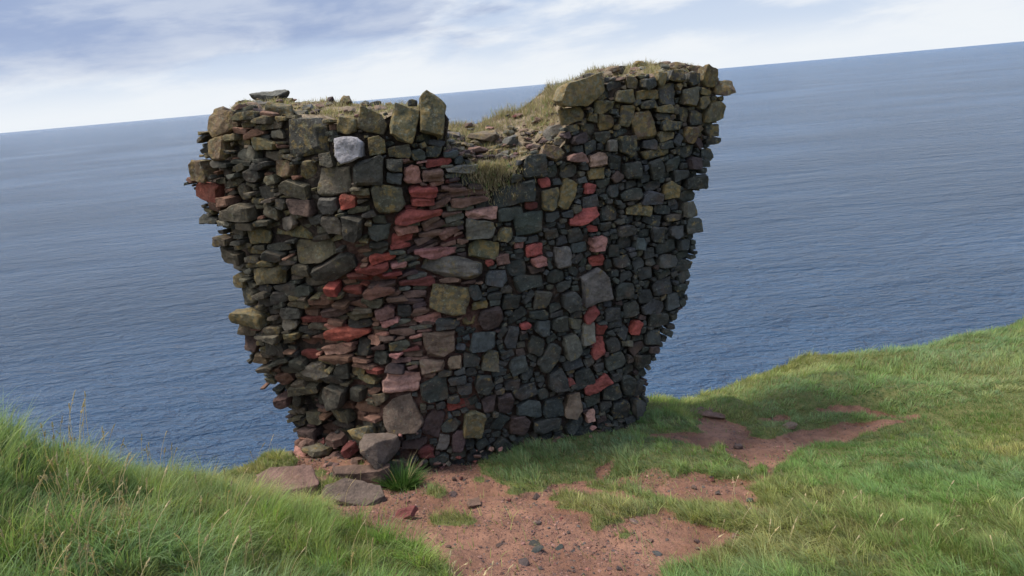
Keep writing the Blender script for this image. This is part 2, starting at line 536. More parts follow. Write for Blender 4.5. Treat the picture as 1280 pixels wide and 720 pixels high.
# soften the mask a little
for _ in range(2):
    GB[1:-1, 1:-1] = (GB[1:-1, 1:-1] * 2 + GB[:-2, 1:-1] + GB[2:, 1:-1] + GB[1:-1, :-2] + GB[1:-1, 2:]) / 6
near = 1 - sstep(5, 9, np.hypot(GX - 1.2, GY - 5))
GZ = GZ0 - 0.045 * GB + near * GB * (0.05 * fbm(GX * 4, GY * 4, 31, 6) + 0.02 * np.abs(fbm(GX * 11, GY * 11, 37, 2)))
GZ += near * (1 - GB) * 0.02 * fbm(GX * 4.3, GY * 4.3, 41, 3)
LD = land_dist(GX, GY) + 0.12 * fbm(GX * 1.3, GY * 1.3, 51, 3)
rough = fbm(GX * 0.5, GY * 0.5, 61, 4)
drop = np.where(LD > 0, 1.3 * LD + 3.2 * np.maximum(LD - 0.2, 0) * (1 + 0.25 * rough), 0)
GZ = np.maximum(GZ - drop, -27.0)
CLIFF = sstep(0.25, 0.8, LD)


def bil(A, x, y):
    i = np.clip(np.searchsorted(gx, x) - 1, 0, len(gx) - 2); j = np.clip(np.searchsorted(gy, y) - 1, 0, len(gy) - 2)
    fx = (x - gx[i]) / (gx[i + 1] - gx[i]); fy = (y - gy[j]) / (gy[j + 1] - gy[j])
    return (A[j, i] * (1 - fx) + A[j, i + 1] * fx) * (1 - fy) + (A[j + 1, i] * (1 - fx) + A[j + 1, i + 1] * fx) * fy


def ground_hit(px, py):
    d = (px - 640) / F * RGT + (360 - py) / F * UP + FWD
    t = np.arange(1.5, 14, 0.01)
    P = CAM + t[:, None] * d
    k = np.argmax(P[:, 2] < bil(GZ, P[:, 0], P[:, 1]))
    return P[k], t[k]


ny, nx = GX.shape
idx = np.arange(ny * nx).reshape(ny, nx)
quads = np.stack([idx[:-1, :-1], idx[:-1, 1:], idx[1:, 1:], idx[1:, :-1]], -1).reshape(-1, 4)
me = np_mesh('headland', np.stack([GX, GY, GZ], -1).reshape(-1, 3), quads.ravel(), np.full(len(quads), 4), M_GROUND,
             None, {'bare': GB.ravel(), 'cliff': CLIFF.ravel()}, smooth=True)
tag(link(bpy.data.objects.new('ground', me)), 'grassy clifftop with a worn patch of bare red earth', None, None, 'structure')

# ------------------------------------------------------------------ sea
sv = [(-60000, -60000, -25), (60000, -60000, -25), (60000, 60000, -25), (-60000, 60000, -25)]
me = np_mesh('sea', sv, [0, 1, 2, 3], [4], M_SEA)
tag(link(bpy.data.objects.new('sea', me)), 'open blue sea rippled by the wind', None, None, 'structure')

# ------------------------------------------------------------------ the ruined wall
_fx = np.array([-3.4, -2.8, -2.2, -1.65, -1.1, -0.5, 0.33, 1.03, 1.6, 2.3, 2.8])
_fy = np.array([7.1, 6.50, 6.12, 5.85, 5.62, 5.74, 6.08, 6.36, 6.58, 6.90, 7.2])
_tx = np.linspace(-3.4, 2.8, 300)
_ty = np.interp(_tx, _fx, _fy)
_ker = np.hanning(21); _ker /= _ker.sum()
_ty = np.convolve(np.pad(_ty, 10, 'edge'), _ker, 'valid')


def Fd(X, Z):
    y = np.interp(X, _tx, _ty)
    y = y + 0.20 * np.exp(-(((X + 1.25) / 0.62) ** 2 + ((Z - 1.35) / 0.55) ** 2))      # eroded core
    y = y + 0.16 * np.exp(-(((X + 0.55) / 0.33) ** 2 + ((Z - 2.0) / 0.5) ** 2))
    y = y + 0.20 * sstep(1.15, 0.45, Z) * sstep(-1.1, -1.7, X)                          # undercut at the left foot
    y = y - 0.06 * np.exp(-(((X + 1.35) / 0.8) ** 2 + ((Z - 2.6) / 0.5) ** 2))
    return y


def on_face(px, py, dy=0.0):
    Y = 6.0
    for _ in range(30):
        p = atY(px, py, Y); Y = 0.5 * Y + 0.5 * (float(Fd(p[0], p[2])) + dy)
    return atY(px, py, Y)


SIL = [(252, 172), (258, 150), (300, 132), (345, 142), (410, 148), (450, 150), (500, 134), (520, 124), (545, 124), (554, 168), (560, 188), (580, 197),
       (602, 210), (640, 214), (655, 194), (690, 182), (706, 170), (694, 124), (730, 100), (760, 96), (830, 92), (890, 94), (912, 104), (905, 122),
       (896, 150), (884, 190), (880, 215), (872, 240), (868, 270), (868, 300), (864, 340), (858, 375), (843, 395), (838, 415), (828, 430),
       (812, 455), (806, 475), (806, 512), (790, 535), (740, 548), (690, 560), (600, 585), (520, 600), (480, 610), (390, 596), (372, 575), (376, 545),
       (358, 505), (338, 480), (318, 450), (308, 420), (304, 380), (290, 345), (282, 310), (268, 275), (248, 250), (242, 232), (252, 205)]
SIL = [(x - 5 if (x < 400 and 170 < y < 560) else x + 4 if (x > 800 and y < 520) else x, y) for x, y in SIL]
CORE_ZONE = [(502, 196), (560, 188), (600, 236), (602, 280), (590, 322), (560, 330), (604, 345), (580, 400), (560, 420), (545, 470), (470, 470),
             (420, 450), (385, 440), (400, 375), (440, 330), (470, 320), (505, 300), (500, 230)]

# the stones that can be told apart: x, y, width, height, tilt, look (photo positions turned into places on the wall)
ST = '''
500 308 30 7 6 R|478 323 36 8 8 R|492 331 28 6 5 K|450 344 32 8 8 H|442 361 26 8 8 H|512 260 22 6 6 R|545 229 20 6 6 K|488 342 28 6 5 R|452 378 30 7 6 C|475 362 34 7 5 C|275 155 50 28 20 B|382 171 64 50 8 D|292 172 22 9 5 O|335 158 40 7 8 S|342 168 18 10 0 G|330 180 40 13 -5 O|300 178 20 10 0 S
274 186 30 32 10 B|308 193 36 14 5 G|340 194 28 11 3 G|255 212 26 28 0 B|280 217 20 18 0 S|355 212 32 26 -5 B|383 212 24 24 -4 O
314 220 28 18 10 D|300 210 16 8 20 G|258 240 42 25 -6 Q|433 157 30 24 -10 O|466 153 40 28 -22 S|504 155 38 46 -6 O|538 147 34 54 -13 O
440 187 37 37 10 W|471 181 22 26 5 O|408 200 20 22 0 D|461 214 42 38 5 D|415 227 50 40 3 G|491 206 22 18 0 S|491 222 24 14 0 U
515 219 22 28 -5 K|548 203 36 10 8 R|540 219 28 16 3 F|499 190 30 16 5 S|522 193 22 14 0 D|530 172 26 12 3 D|543 190 20 16 0 D|560 194 18 8 0 U
486 249 44 38 -2 O|526 238 41 14 5 R|527 251 32 11 8 R|519 269 72 13 9 R|505 286 34 11 4 K|503 298 32 11 6 R|435 252 22 20 0 R
367 236 48 22 -4 S|375 258 42 22 3 P|410 257 28 24 0 U|300 266 54 19 3 S|262 275 30 10 4 D|358 280 28 16 16 G|360 293 60 11 0 O
320 297 42 20 5 O|393 315 62 30 3 S|417 282 26 24 10 G|443 283 26 32 -5 D|417 335 80 27 28 D|290 322 28 16 0 S|290 337 26 11 0 G|281 300 20 14 0 S
335 345 56 26 12 O|296 353 22 20 0 O|378 338 32 16 0 S|466 335 50 12 10 H|468 349 58 12 5 R|419 357 18 14 0 R|475 291 30 24 0 U|475 275 18 12 0 D
566 333 82 28 -9 G|562 374 54 38 -6 O|645 243 62 29 8 D|668 208 32 30 0 D|682 228 18 14 0 R|688 250 24 30 -3 O|709 243 22 42 -14 Y
640 268 36 18 8 D|665 258 18 12 5 H|661 279 42 31 10 E|600 287 40 26 -3 G|602 268 42 14 2 L|604 312 42 26 -8 O|632 293 18 20 0 O|668 312 24 17 0 R
649 307 14 9 0 K|629 325 18 14 5 F|612 328 12 9 0 R|673 326 21 12 10 K|729 272 46 16 20 R|703 322 24 30 0 G|646 337 28 22 0 E|620 347 32 20 5 U
660 353 40 18 5 D|695 345 24 20 10 D|742 287 15 9 5 R|746 305 22 20 0 K|747 326 23 15 5 R|747 199 26 18 5 L|720 197 28 10 2 F|693 192 32 18 -8 B
745 217 26 15 5 Y|738 236 17 14 0 R|724 114 70 27 24 Y|792 104 18 16 0 B|811 105 22 15 5 D|826 100 18 18 0 Y|848 95 20 16 5 D|866 99 20 14 0 D
886 97 20 24 0 B|903 110 31 18 4 B|782 120 26 16 0 O|815 117 40 12 4 Y|836 118 26 28 5 D|863 121 26 24 5 S|881 129 16 18 0 O|893 139 32 24 12 O
810 131 22 9 0 D|785 146 22 28 -5 S|806 157 34 38 10 B|830 137 24 7 0 O|829 146 20 9 0 D|840 157 30 14 5 D|870 148 20 18 0 D|856 144 14 18 0 D
759 153 24 20 0 B|757 132 30 13 0 O|833 170 24 14 12 O|862 169 18 22 0 B|784 181 22 24 -5 D|765 182 13 16 0 G|812 180 24 12 8 U|833 181 22 9 0 D
858 189 26 14 5 D|818 192 40 10 2 S|891 163 20 16 0 D|892 176 20 7 0 D|885 192 14 14 0 D|790 213 26 24 0 D|820 212 22 26 20 D|839 238 20 22 0 O
868 227 29 18 5 D|868 204 20 16 0 P|790 243 32 15 14 D|800 262 36 13 4 O|767 239 16 18 -10 U|845 290 18 17 0 U|862 262 20 22 0 S|865 282 22 20 0 D
824 293 18 22 0 D|783 288 24 13 0 D|800 305 14 18 0 U|835 326 28 18 0 D|767 313 14 16 -10 E|745 359 42 46 18 G|781 364 30 22 0 E|740 394 24 15 35 R
752 413 15 16 -10 R|750 433 19 31 0 R|797 410 14 20 -8 R|765 393 20 18 0 D|790 388 22 22 0 D|818 385 32 18 0 U|842 377 18 22 5 U|825 400 30 18 0 D
817 422 20 20 0 D|714 431 25 28 15 G|737 417 18 28 0 G|687 447 24 40 -33 D|677 375 22 24 0 S|713 377 24 26 10 D|675 393 28 10 0 D|613 398 34 28 0 P
600 382 20 9 9 Y|588 399 20 18 0 O|604 427 34 26 0 U|641 422 18 30 -14 U|657 408 16 10 8 R|678 411 20 20 0 U|590 450 24 16 -8 D|613 450 22 28 0 S
648 458 24 22 10 U|605 480 26 24 0 D|660 467 20 16 0 E|696 475 26 28 8 E|732 474 26 28 6 E|710 478 14 10 10 R|747 481 40 14 26 R|716 506 22 30 0 T
738 520 14 16 0 L|765 490 26 18 10 D|785 482 22 24 0 D|800 487 12 22 0 D|778 512 30 24 0 D|796 508 18 20 0 D|591 529 28 34 0 O|571 508 26 11 14 R
543 530 28 34 -22 P|561 534 30 18 24 E|556 553 16 24 -20 G|572 549 18 28 0 P|533 565 20 16 10 H|500 519 50 46 10 M|516 539 24 20 0 D
503 478 54 26 6 L|542 488 38 32 10 E|549 430 42 34 -3 T|541 457 32 15 6 T|568 453 20 18 0 T|422 437 44 12 10 L|440 414 60 9 8 R|467 424 22 12 0 L
483 390 28 18 15 C|489 401 26 8 22 K|450 403 32 13 5 D|467 375 30 13 0 S|505 388 20 18 0 D|457 432 16 24 0 D|478 447 22 20 0 D|500 431 28 12 14 S
495 461 28 15 -5 P|315 396 46 22 -3 O|306 372 28 28 0 S|310 413 24 16 -8 S|312 430 24 22 0 P|325 450 22 16 0 T|345 435 24 22 0 D|361 406 24 14 0 G
363 392 32 16 8 D|382 432 38 15 12 C|342 413 24 9 5 S|393 463 40 16 14 G|384 445 26 12 -5 H|430 461 18 24 -10 D|396 521 28 18 3 S|430 517 34 16 5 S
451 520 16 14 0 F|478 500 20 16 20 S|355 475 30 16 25 C|360 497 22 14 10 P|422 490 34 30 0 D|448 492 20 22 0 D|405 496 20 26 0 D|385 505 22 20 0 D
375 500 18 16 0 D|420 470 30 14 4 D|372 455 26 14 5 D|640 377 24 20 0 D|634 362 18 10 0 S|592 365 18 20 0 D|560 405 30 14 4 D|700 405 22 20 0 D
655 490 36 18 10 D|660 512 34 22 10 U|632 505 22 24 0 P|690 512 30 28 0 E|650 530 32 26 0 P|680 530 44 16 3 D|612 505 20 20 0 P|640 482 20 12 0 D
330 360 22 10 8 D|350 372 26 14 0 D|330 378 20 12 0 D|395 353 40 14 8 G|345 320 30 12 5 D|310 282 26 12 4 S|338 265 24 16 -8 S|350 255 20 14 4 D
285 252 22 14 4 C|300 240 22 22 20 S|330 240 26 18 8 D|268 258 26 14 -8 C|340 225 20 12 0 S|400 290 18 10 0 S|395 275 20 12 6 U'''
STONES = []
for tok in ST.replace('\n', '|').split('|'):
    if tok.strip():
        q = tok.split(); STONES.append((*map(float, q[:5]), q[5]))

# packing grid on the face: X along the wall, Z up
CELL = 0.008
XS = np.arange(-3.1, 2.6, CELL); ZS = np.arange(-0.35, 3.5, CELL)
PX, PZ = np.meshgrid(XS, ZS)
PY = Fd(PX, PZ)
QX, QY, QD = proj(np.stack([PX, PY, PZ], -1))
INSIDE = in_poly(QX, QY, SIL)
CORE = in_poly(QX, QY, CORE_ZONE)
best = np.full(PX.shape, 9.0); lab = np.full(PX.shape, -1, int)
boxes = []


def box_d(X, Z, b):
    cx, cz, hw, hh, ca, sa = b
    u = (X - cx) * ca + (Z - cz) * sa; v = -(X - cx) * sa + (Z - cz) * ca
    q = (np.abs(u / hw) ** 3.2 + np.abs(v / hh) ** 3.2) ** (1 / 3.2)
    return (q - 1) * min(hw, hh)


GROW = 0.013


def stamp(b, code, hand):
    k = len(boxes); boxes.append((b, code, hand))
    r = max(b[2], b[3]) * 1.3 + 0.05
    i0 = max(0, int((b[0] - r - XS[0]) / CELL)); i1 = min(len(XS), int((b[0] + r - XS[0]) / CELL) + 1)
    j0 = max(0, int((b[1] - r - ZS[0]) / CELL)); j1 = min(len(ZS), int((b[1] + r - ZS[0]) / CELL) + 1)
    if i1 <= i0 or j1 <= j0: return
    sl = (slice(j0, j1), slice(i0, i1))
    d = box_d(PX[sl], PZ[sl], b)
    m = (d < best[sl]) & (d < ((0.003 if code in 'RHK' else GROW) if hand else GROW * 1.5))
    if not hand: m &= INSIDE[sl] | (d < 0)
    best[sl] = np.where(m, d, best[sl]); lab[sl] = np.where(m, k, lab[sl])


for (px, py, w, h, ang, code) in STONES:
    P = on_face(px, py)
    s = float((P - CAM) @ FWD) / F
    dep = (P - CAM); dep = math.atan2(-dep[2], math.hypot(dep[0], dep[1]))
    a = math.radians(ang) - ROLL
    stamp((P[0], P[2], w * s * 0.5, h * s * 0.5 / math.cos(dep), math.cos(a), math.sin(a)), code, True)


def auto_code(px, py, r):
    t = r.random()
    if in_poly(np.array([px]), np.array([py]), CORE_ZONE)[0]:
        return 'H' if t < 0.08 else 'K' if t < 0.13 else 'C' if t < 0.62 else 'S' if t < 0.8 else 'P' if t < 0.92 else 'G'
    if px < 470 and py < 480:
        return 'S' if t < 0.40 else 'O' if t < 0.52 else 'D' if t < 0.80 else 'C' if t < 0.94 else 'G'
    if py > 430 and px < 540:
        return 'D' if t < 0.35 else 'S' if t < 0.6 else 'C' if t < 0.85 else 'P'
    if py < 165 and px > 700:
        return 'B' if t < 0.25 else 'O' if t < 0.5 else 'D'
    return 'D' if t < 0.52 else 'E' if t < 0.78 else 'U' if t < 0.86 else 'P' if t < 0.93 else 'S'


R = random.Random(11)
SZ = [(30, 18, 500), (24, 15, 900), (19, 12, 1600), (15, 9, 2600), (11, 7, 3800), (8, 5, 5200), (6, 3.4, 5200)]
for (w0, h0, tries) in SZ:
    free = np.argwhere(INSIDE & (best > 0.012))
    for _ in range(tries):
        j, i = free[R.randrange(len(free))]
        if best[j, i] < 0.012: continue
        core = CORE[j, i]; px, py = QX[j, i], QY[j, i]
        w = w0 * R.uniform(0.75, 1.35); h = h0 * R.uniform(0.7, 1.3)
        if core: w *= 1.3; h *= 0.42
        elif px < 480: w *= 1.3; h *= 0.55
        elif px > 700: w *= 0.9
        s = QD[j, i] / F
        a = math.radians(R.gauss(3, 7)) - (0 if core else 0)
        if not core and px > 560 and R.random() < 0.22: a += R.uniform(-1.0, 1.0)
        b = (PX[j, i], PZ[j, i], w * s / 2, h * s / 2, math.cos(a), math.sin(a))
        r = max(b[2], b[3]) * 1.15
        i0 = max(0, int((b[0] - r - XS[0]) / CELL)); i1 = min(len(XS), int((b[0] + r - XS[0]) / CELL) + 1)
        j0 = max(0, int((b[1] - r - ZS[0]) / CELL)); j1 = min(len(ZS), int((b[1] + r - ZS[0]) / CELL) + 1)
        d = box_d(PX[j0:j1, i0:i1], PZ[j0:j1, i0:i1], b)
        ins = d < 0
        n = ins.sum()
        if n < 4: continue
        bad = ins & ((best[j0:j1, i0:i1] < 0.0) | ~INSIDE[j0:j1, i0:i1])
        if bad.sum() > 0.06 * n: continue
        stamp(b, auto_code(px, py, R), False)

# cells of each stone
order = np.argsort(lab, axis=None, kind='stable'); sl_ = lab.ravel()[order]
starts = np.searchsorted(sl_, np.arange(len(boxes))); ends = np.searchsorted(sl_, np.arange(len(boxes)), 'right')
xf, zf = PX.ravel(), PZ.ravel()

wall_base = on_face(600, 560)
WALL = tag(empty('ruined_wall', (float(wall_base[0]), float(wall_base[1]), 0.0)),
           'tall ruined dry stone wall of dark boulders and red sandstone on the cliff edge', 'ruin')
WL = Vector(WALL.location)


def face_frame(X, Z):
    e = 0.06
    dfx = float(Fd(X + e, Z) - Fd(X - e, Z)) / (2 * e); dfz = float(Fd(X, Z + e) - Fd(X, Z - e)) / (2 * e)
    tx = Vector((1, dfx, 0)).normalized()
    n = Vector((dfx, -1, dfz)).normalized()
    ty = n.cross(tx).normalized()
    return tx, ty, n


def frame_mat(o, tx, ty, n):
    M = Matrix((tx, ty, n)).transposed().to_4x4()
    M.translation = o
    return M


built = []
for k, (b, code, hand) in enumerate(boxes):
    c = order[starts[k]:ends[k]]
    if len(c) < 12: continue
    cx, cz = float(xf[c].mean()), float(zf[c].mean())
    u = xf[c] - cx; v = zf[c] - cz
    a0 = math.atan2(b[5], b[4])
    poly = [(-2, -2), (2, -2), (2, 2), (-2, 2)]
    K = R.choice([3, 4, 4, 5, 6])
    base = [a0, a0 + math.pi / 2, a0 + math.pi, a0 + 1.5 * math.pi]
    angs = [x + R.gauss(0, 0.17) for x in base] + [a0 + R.uniform(0, 2 * math.pi) for _ in range(K - 2)]
    inset = 0.001
    for t in angs:
        nx_, ny_ = math.cos(t), math.sin(t)
        h = float(np.quantile(u * nx_ + v * ny_, 0.965)) - inset
        poly = clip_poly(poly, nx_, ny_, max(h, 0.006))
    for q in range(14):
        t = a0 + q * math.pi / 7
        nx_, ny_ = math.cos(t), math.sin(t)
        poly = clip_poly(poly, nx_, ny_, float((u * nx_ + v * ny_).max()) + 0.012)
    if len(poly) < 3: continue
    pa = np.array(poly)
    wdt, hgt = np.ptp(pa[:, 0]), np.ptp(pa[:, 1])
    sz = math.sqrt(max(1e-6, len(c) * CELL * CELL))
    if min(wdt, hgt) < 0.012: continue
    px, py = proj(np.array([[cx, float(Fd(cx, cz)), cz]]))[:2]
    px = float(px[0]); py = float(py[0])
    core = bool(in_poly(np.array([px]), np.array([py]), CORE_ZONE)[0])
    left = px < 470
    prot = R.gauss(0.0, 0.022 if not left else 0.046) + (0.10 * sz if hand else -0.012)
    if code == 'W': prot += 0.015; tilt = (tilt[0] * 0.3, tilt[1] * 0.3)
    tilt = (R.gauss(0, 0.2), R.gauss(-0.04, 0.2))
    tap = 0.95 if code == 'W' else R.uniform(0.80, 0.97) if min(wdt, hgt) > 0.06 else R.uniform(0.7, 0.92)
    if core: prot += 0.025 if hand else 0.035
    pts = slab_pts(poly, max(0.10, 0.45 * sz), prot, tilt, tap, R)
    bm = hull_bm(pts)
    finish_rock(bm, sz, 1.1 if code not in 'LFK' else 1.5, strata=0.45 if code in 'LRKH' else (0.4 if core else 0.0))
    col, lich = pal_col(code, R)
    if py < 200 and code in 'DESC': lich += 0.22
    if px < 480: col = [col[0] * 1.18, col[1] * 1.04, col[2] * 0.88]
    tx, ty, n = face_frame(cx, cz)
    M = frame_mat(Vector((cx, float(Fd(cx, cz)), cz)) - WL, tx, ty, n)
    built.append(dict(bm=bm, M=M, col=col, lich=lich, code=code, area=len(c), hand=hand, px=px, py=py))

PART_LABEL = {'Q': 'rough rosy red block jutting from the seaward end', 'R': 'red sandstone block', 'K': 'pale pink sandstone block', 'F': 'dusty pink sandstone block', 'L': 'almost white pink block',
              'W': 'white quartz stone blotched with grey', 'H': 'dull dark red sandstone block', 'Y': 'stone crusted with yellow lichen'}


def part_mesh(name, d, parent, label=None):
    A = Acc(); A.add(d['bm'], Matrix.Identity(4), d['col'], d['lich'])
    o = bpy.data.objects.new(name, A.mesh(name))
    o.matrix_local = d['M']
    link(o, parent)
    if label: o['label'] = label
    return o


red = [d for d in built if d['hand'] and d['code'] in 'RKFLWHQ']
plain = sorted([d for d in built if d not in red], key=lambda d: -d['area'])
for d in red:
    part_mesh('quartz_stone' if d['code'] == 'W' else 'sandstone_block', d, WALL, PART_LABEL[d['code']])
for d in plain[:100]:
    part_mesh('facing_stone', d, WALL, PART_LABEL.get(d['code']))
fill = Acc()
for d in plain[100:]: fill.add(d['bm'], d['M'], d['col'], d['lich'])

# ---- top profile, front edge and back edge (photo positions -> X, Z)
FT = [(246, 178), (258, 152), (300, 136), (345, 146), (410, 152), (450, 154), (500, 140), (520, 134), (536, 140), (545, 172), (556, 192), (580, 199), (602, 212),
      (640, 216), (655, 200), (690, 188), (704, 174), (710, 128), (730, 106), (760, 102), (830, 97), (890, 98), (915, 108)]
BT = [(252, 168), (262, 150), (300, 133), (330, 126), (370, 127), (450, 132), (530, 136), (544, 163), (600, 158), (645, 145), (690, 116), (706, 108), (740, 92),
      (800, 84), (830, 81), (880, 86), (900, 98), (912, 108)]
TH = 1.15
f3 = np.array([on_face(*q) for q in FT]); b3 = np.array([on_face(q[0], q[1], TH * 0.85) for q in BT])
o1 = np.argsort(f3[:, 0]); o2 = np.argsort(b3[:, 0])
f3, b3 = f3[o1], b3[o2]


def top_z(X, t):
    zf_ = np.interp(X, f3[:, 0], f3[:, 2]); zb = np.interp(X, b3[:, 0], b3[:, 2])
    q = np.clip(t / 0.85, 0, 1.15)
    return zf_ + (zb - zf_) * q


# ends of the wall at each height
LE = np.array([on_face(*q)[[0, 2]] for q in SIL if q in SIL[-13:] or q == SIL[0]])
RE = np.array([on_face(*q)[[0, 2]] for q in SIL[22:39]])
LE = LE[np.argsort(LE[:, 1])]; RE = RE[np.argsort(RE[:, 1])]


def ends(Z):
    return np.interp(Z, LE[:, 1], LE[:, 0]) + 0.04, np.interp(Z, RE[:, 1], RE[:, 0]) - 0.05


# earth and mortar heart of the wall: rings of plan outline from the foot to the broken top
NU, NV = 220, 100
ring = []
for t in np.linspace(0, 1, NU // 2, endpoint=False): ring.append((t, 0.0))
for t in np.linspace(0, 1, 8, endpoint=False): ring.append((1.0, t))
for t in np.linspace(1, 0, NU // 2, endpoint=False): ring.append((t, 1.0))
for t in np.linspace(1, 0, 8, endpoint=False): ring.append((0.0, t))
V = []


def core_pt(s, t, vfrac, inset):
    # height first from the nominal position, then the real width there
    X = -2.3 + 3.9 * s
    for _ in range(3):
        Z = -0.35 + vfrac * (float(top_z(X, t * TH / TH)) + 0.35)
        l, r = ends(Z); X = l + (r - l) * s
    e = 0.22 * ((2 * abs(s - 0.5)) ** 6)          # rounded ends
    tt = e + t * (1 - 2 * e)
    y = float(Fd(X, Z)) + inset + tt * TH
    return (X, y, Z)


for j in range(NV + 1):
    for (s, t) in ring:
        p = core_pt(s, t, j / NV, 0.052)
        nz = 0.022 * mnoise.fractal(Vector((p[0] * 7, p[1] * 7, p[2] * 7)), 0.8, 2, 3)
        V.append((p[0] - WL.x, p[1] + nz - WL.y, p[2] - WL.z - (0.02 if j == NV else 0)))
NR = len(ring)
fl = []; sz_ = []
for j in range(NV):
    for i in range(NR):
        a = j * NR + i; b = j * NR + (i + 1) % NR
        fl += [a, b, b + NR, a + NR]; sz_.append(4)
# top sheet
TS, TT = 150, 24
base = len(V); fl2 = []; sz2 = []
for b_ in range(TT + 1):
    for a_ in range(TS + 1):
        p = core_pt(a_ / TS, b_ / TT, 1.0, 0.03)
        nz = 0.05 * mnoise.fractal(Vector((p[0] * 3, p[1] * 3, 0)), 0.8, 2, 4)
        V.append((p[0] - WL.x, p[1] - WL.y, p[2] - WL.z + nz - 0.012))
for b_ in range(TT):
    for a_ in range(TS):
        q = base + b_ * (TS + 1) + a_
        fl2 += [q - base, q + 1 - base, q + TS + 2 - base, q + TS + 1 - base]; sz2 .append(4)
link(bpy.data.objects.new('earth_core', np_mesh('earth_core', V[:base], fl, sz_, M_CORE)), WALL)
link(bpy.data.objects.new('top_soil', np_mesh('top_soil', V[base:], fl2, sz2, M_SOIL, smooth=True)), WALL)

# ---- unseen ends and back: coursed rubble over the same outline
for side in ('back', 'left', 'right'):
    z = -0.2
    while z < 3.2:
        ch = R.uniform(0.09, 0.22)
        s = 0.0
        L = 4.2 if side == 'back' else TH
        while s < L:
            w = R.uniform(0.12, 0.36)
            q = (s + w / 2) / L
            if side == 'back': st = (min(q, 1), 1.0)
            else: st = (0.0 if side == 'left' else 1.0, min(max(q, 0.08), 1))
            s += w * 0.95
            X = -2.0 + 3.4 * st[0]
            tz = float(top_z(X if side == 'back' else (ends(2.5)[0] if side == 'left' else ends(2.5)[1]), st[1]))
            vf = (z + ch / 2 + 0.35) / (tz + 0.35)
            if vf > 0.97: continue
            p = core_pt(st[0], st[1], vf, 0.05)
            n = Vector((0, 1, 0)) if side == 'back' else Vector((-1, 0, 0)) if side == 'left' else Vector((1, 0, 0))
            tx = Vector((0, 0, 1)).cross(n).normalized(); ty = n.cross(tx)
            w2, h2 = w / 2 * 0.98, ch / 2 * 1.0
            poly = [(-w2, -h2), (w2, -h2), (w2, h2), (-w2, h2)]
            for _ in range(4):
                t = R.uniform(0, 6.28); poly = clip_poly(poly, math.cos(t), math.sin(t), (abs(math.cos(t)) * w2 + abs(math.sin(t)) * h2) * R.uniform(0.75, 0.95))
            bm = hull_bm(slab_pts(poly, 0.14, R.gauss(0.03, 0.025), (R.gauss(0, .15), R.gauss(0, .15)), R.uniform(.75, .9), R))
            finish_rock(bm, math.sqrt(w * ch), 1.0, fine=0.04)
            col, lich = pal_col(R.choice('DDDESSOC'), R)
            fill.add(bm, frame_mat(Vector(p) - WL, tx, ty, n), col, lich); bm.free()
        z += ch * 0.95


def loose_bm(w, d, h, r, flat=0.0):
    """an angular lump w x d x h with its base near z = 0"""
    pts = []
    for _ in range(20):
        v = Vector((r.gauss(0, 1), r.gauss(0, 1), r.gauss(0, 1))).normalized()
        m = (abs(v.x) ** 7 + abs(v.y) ** 7 + abs(v.z) ** 7) ** (1 / 7)
        v = v / m * r.uniform(0.85, 1.0)
        pts.append((v.x * w / 2, v.y * d / 2, v.z * h / 2))
    return hull_bm(pts)


# ---- capping stones and loose bits lying on the broken top: x, y, w, h, tilt, metres back, look
CAPS = [(338, 117, 58, 15, 3, 0.50, 'G'), (316, 138, 24, 20, 5, 0.24, 'T'), (350, 138, 38, 22, 3, 0.20, 'O'), (284, 143, 30, 22, 15, 0.3, 'B'), (414, 126, 12, 11, 0, 0.4, 'P'),
        (432, 126, 20, 14, 0, 0.5, 'B'), (604, 171, 42, 15, 4, 0.55, 'B'), (638, 177, 26, 14, 14, 0.42, 'G'), (692, 166, 28, 18, 12, 0.25, 'G'),
        (566, 170, 22, 10, 0, 0.6, 'G'), (646, 146, 13, 5, 5, 0.85, 'H'), (712, 148, 20, 9, 8, 0.15, 'F'), (800, 80, 20, 9, 0, 0.7, 'Y'), (846, 83, 22, 11, 5, 0.5, 'B'),
        (832, 84, 14, 8, 0, 0.6, 'S'), (866, 88, 18, 12, 0, 0.4, 'B'), (612, 160, 12, 4, 5, 0.75, 'L'), (598, 188, 30, 10, 3, 0.32, 'C'), (625, 196, 26, 12, 10, 0.28, 'S'),
        (574, 200, 26, 8, 4, 0.15, 'C'), (588, 220, 30, 8, 5, 0.10, 'S'), (620, 215, 24, 12, 8, 0.12, 'C'), (470, 130, 16, 9, 0, 0.45, 'S'), (765, 88, 22, 10, 8, 0.4, 'B'),
        (740, 96, 24, 12, 15, 0.4, 'S')]
for (px, py, w, h, ang, dy, code) in CAPS:
    P = on_face(px, py, dy)
    s = float((P - CAM) @ FWD) / F
    W, H = w * s, h * s * 1.05
    while dy < 0.95 and P[2] - H * 0.42 > float(top_z(P[0], dy / TH)):      # further back, until it rests on the top
        dy += 0.05; P = on_face(px, py, dy)
    P[2] = min(P[2], float(top_z(P[0], dy / TH)) + H * 0.42)
    bm = loose_bm(W, max(0.7 * W, H), H, R)
    finish_rock(bm, math.sqrt(W * H), 1.0)
    col, lich = pal_col(code, R)
    M = Matrix.Translation(Vector(P) - WL) @ Matrix.Rotation(-(math.radians(ang) - ROLL), 4, 'Y') @ Matrix.Rotation(R.uniform(-0.25, 0.25), 4, 'Z')
    part_mesh('capping_stone', dict(bm=bm, M=M, col=col, lich=lich), WALL, PART_LABEL.get(code)); bm.free()
